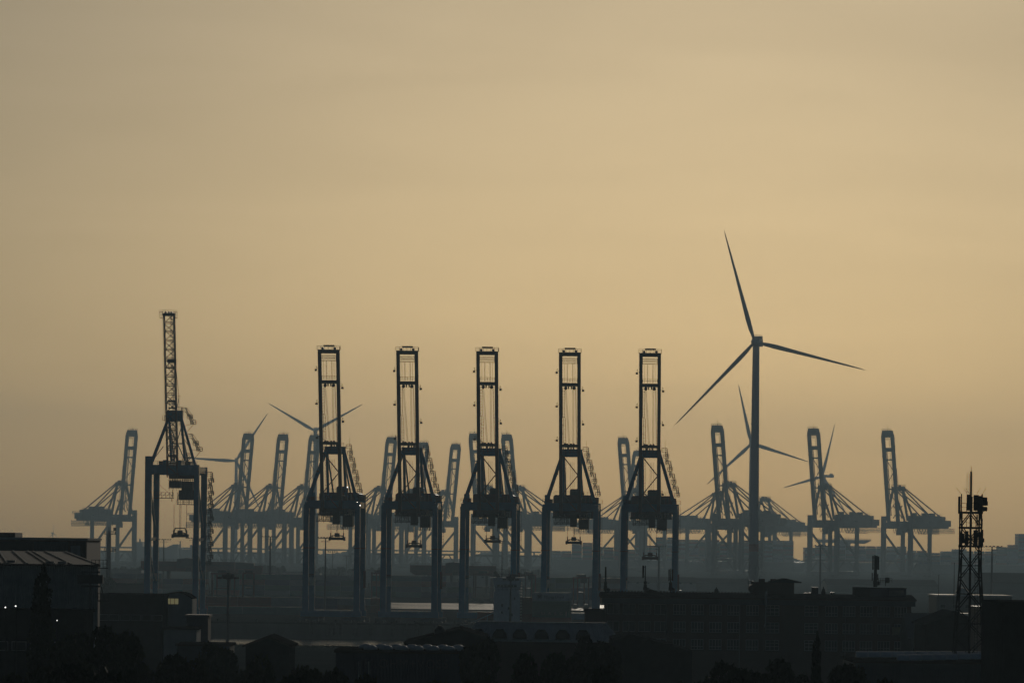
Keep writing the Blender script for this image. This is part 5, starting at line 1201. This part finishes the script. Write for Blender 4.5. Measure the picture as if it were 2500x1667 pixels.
tree('poplar', 0, 107, 1393, 450, 3.5, 'tall dark poplar in front of the shipyard hall', name='poplar_tree')
FT = [  # px, top, depth, crown width m, label
    (20, 1560, 330, 6.5, 'dark tree at the lower left corner'), (178, 1532, 400, 5.5, 'dark tree just right of the poplar'),
    (225, 1512, 430, 5.5, 'round dark tree below the floodlight mast of the hall'), (290, 1525, 420, 6.5, 'broad dark tree below the long low black building'),
    (365, 1548, 400, 5.5, 'dark tree below the small gabled house'), (455, 1568, 420, 6, 'dark tree below the garage row'),
    (525, 1556, 520, 4.2, 'leafy tree top against the water at the dark lamp mast foot'), (585, 1583, 430, 5.5, 'dark tree below the left strip of water'),
    (665, 1576, 450, 6, 'dark tree below the rounded river shed'), (745, 1596, 400, 5.5, 'dark tree left of the lettered blue shed'),
    (815, 1618, 380, 5, 'dark tree at the left corner of the lettered blue shed'), (905, 1626, 350, 5, 'dark low tree before the lettered blue shed, left one'),
    (985, 1634, 350, 5.5, 'dark low tree before the lettered blue shed, middle one'), (1075, 1626, 360, 5.2, 'dark low tree before the lettered blue shed, right one'),
    (1180, 1546, 520, 4.6, 'dark tree overlapping the left dormers of the hall'), (1235, 1578, 420, 5, 'dark tree below the second dormer'),
    (1310, 1588, 400, 5, 'dark tree below the middle dormers'), (1385, 1566, 440, 5.2, 'dark tree below the right dormers'),
    (1447, 1540, 520, 4.4, 'dark tree at the right hip of the dormer hall'), (1525, 1604, 380, 5.5, 'dark tree before the wide gabled shed, left one'),
    (1610, 1632, 340, 5.5, 'dark low tree before the wide gabled shed, middle one'), (1700, 1622, 360, 5.5, 'dark tree before the wide gabled shed, right one'),
    (1790, 1600, 400, 5.5, 'dark tree below the brick building centre'), (1870, 1592, 420, 6, 'broad dark tree below the double-stacked windows'),
    (1945, 1588, 430, 6, 'broad dark tree left of the pointed conifer'), (2060, 1592, 420, 6.5, 'broad dark tree right of the pointed conifer'),
    (2150, 1640, 340, 5.2, 'dark low tree before the vaulted shed, left one'), (2250, 1652, 330, 5.2, 'dark low tree before the vaulted shed, right one'),
    (2360, 1654, 330, 5, 'dark low tree at the telecom tower foot'), (120, 1590, 330, 6, 'dark tree below the poplar'),
    (210, 1600, 320, 6.5, 'lowest dark tree below the shipyard hall'), (330, 1612, 320, 6.5, 'dark tree low in the picture below the black building'),
    (450, 1622, 320, 6, 'dark tree low in the picture left of the river shed'), (560, 1634, 310, 6, 'dark tree low in the picture below the water strip'),
    (680, 1630, 320, 6, 'dark tree low in the picture below the river shed'),
    (1160, 1640, 310, 6, 'dark tree low in the picture below the dormer hall, left one'), (1280, 1640, 310, 6, 'dark tree low in the picture below the dormer hall, middle one'),
    (1420, 1632, 310, 6, 'dark tree low in the picture below the dormer hall, right one'), (1850, 1644, 310, 6, 'dark tree low in the picture below the brick building'), (2000, 1640, 310, 6, 'dark tree low in the picture under the pointed conifer'),
]
for i, (px, yt, d, wd_, lab) in enumerate(FT): tree('round', i, px, yt, d, wd_ * 1.6, lab, 'dark trees in the shipyard')
tree('poplar', 0, 1996, 1553, 430, 1.6, 'pointed dark conifer in front of the brick building', name='conifer_tree')
tree('round', 1, 262, 1402, 1500, 9, 'dark clump of foliage at the beacon tower foot', name='tree')
# ---------------------------------------------------------------- birds
def bird(px, py, d, sz, roll, label):
    p = P(px, py, d); b = MB(); b.smooth = True
    prof = ((-.5, .01), (-.35, .05), (-.1, .09), (.2, .08), (.38, .05), (.5, .01)); n = 8
    b.loft([[(x * sz, math.cos(2 * math.pi * i / n) * r_ * sz, math.sin(2 * math.pi * i / n) * r_ * sz) for i in range(n)] for x, r_ in prof])
    for s in (-1, 1):
        b.loft([[(x0 * sz, s * y_ * sz, z_ * sz), (x1 * sz, s * y_ * sz, z_ * sz), (x1 * sz, s * y_ * sz, (z_ + t) * sz), (x0 * sz, s * y_ * sz, (z_ + t) * sz)] for y_, z_, x0, x1, t in ((.05, .02, -.12, .22, .05), (.55, .22, -.16, .2, .03), (1.15, .1, -.22, -.02, .015))])
    o = b.build('bird', M['bird'], None, p, R(roll)); o.rotation_euler = (R(12), R(8), R(roll)); return tag(o, label, 'bird', 'birds in the sky')
bird(1661, 492, 420, .11, 40, 'tiny bird high in the sky, left of the turbine blade tip')
bird(2176, 499, 420, .13, 75, 'tiny bird high in the sky at upper right')
bird(2101, 776, 420, .15, 60, 'small bird right of the big turbine hub')
# ---------------------------------------------------------------- haze over the harbour
hb = MB().box(-1010, 1010, -160, 7060, -8.5, 252)
hm = bpy.data.materials.new('harbour_haze'); hm.use_nodes = True; nt = hm.node_tree; nt.nodes.clear()
ou = nt.nodes.new('ShaderNodeOutputMaterial'); pv = nt.nodes.new('ShaderNodeVolumePrincipled')
pv.inputs['Color'].default_value = (.62, .85, 1, 1); pv.inputs['Density'].default_value = HAZE; pv.inputs['Anisotropy'].default_value = .32
nt.links.new(pv.outputs[0], ou.inputs['Volume'])
ho = hb.build('haze', hm); tag(ho, 'pale even haze lying over the whole harbour', 'haze', kind='stuff')
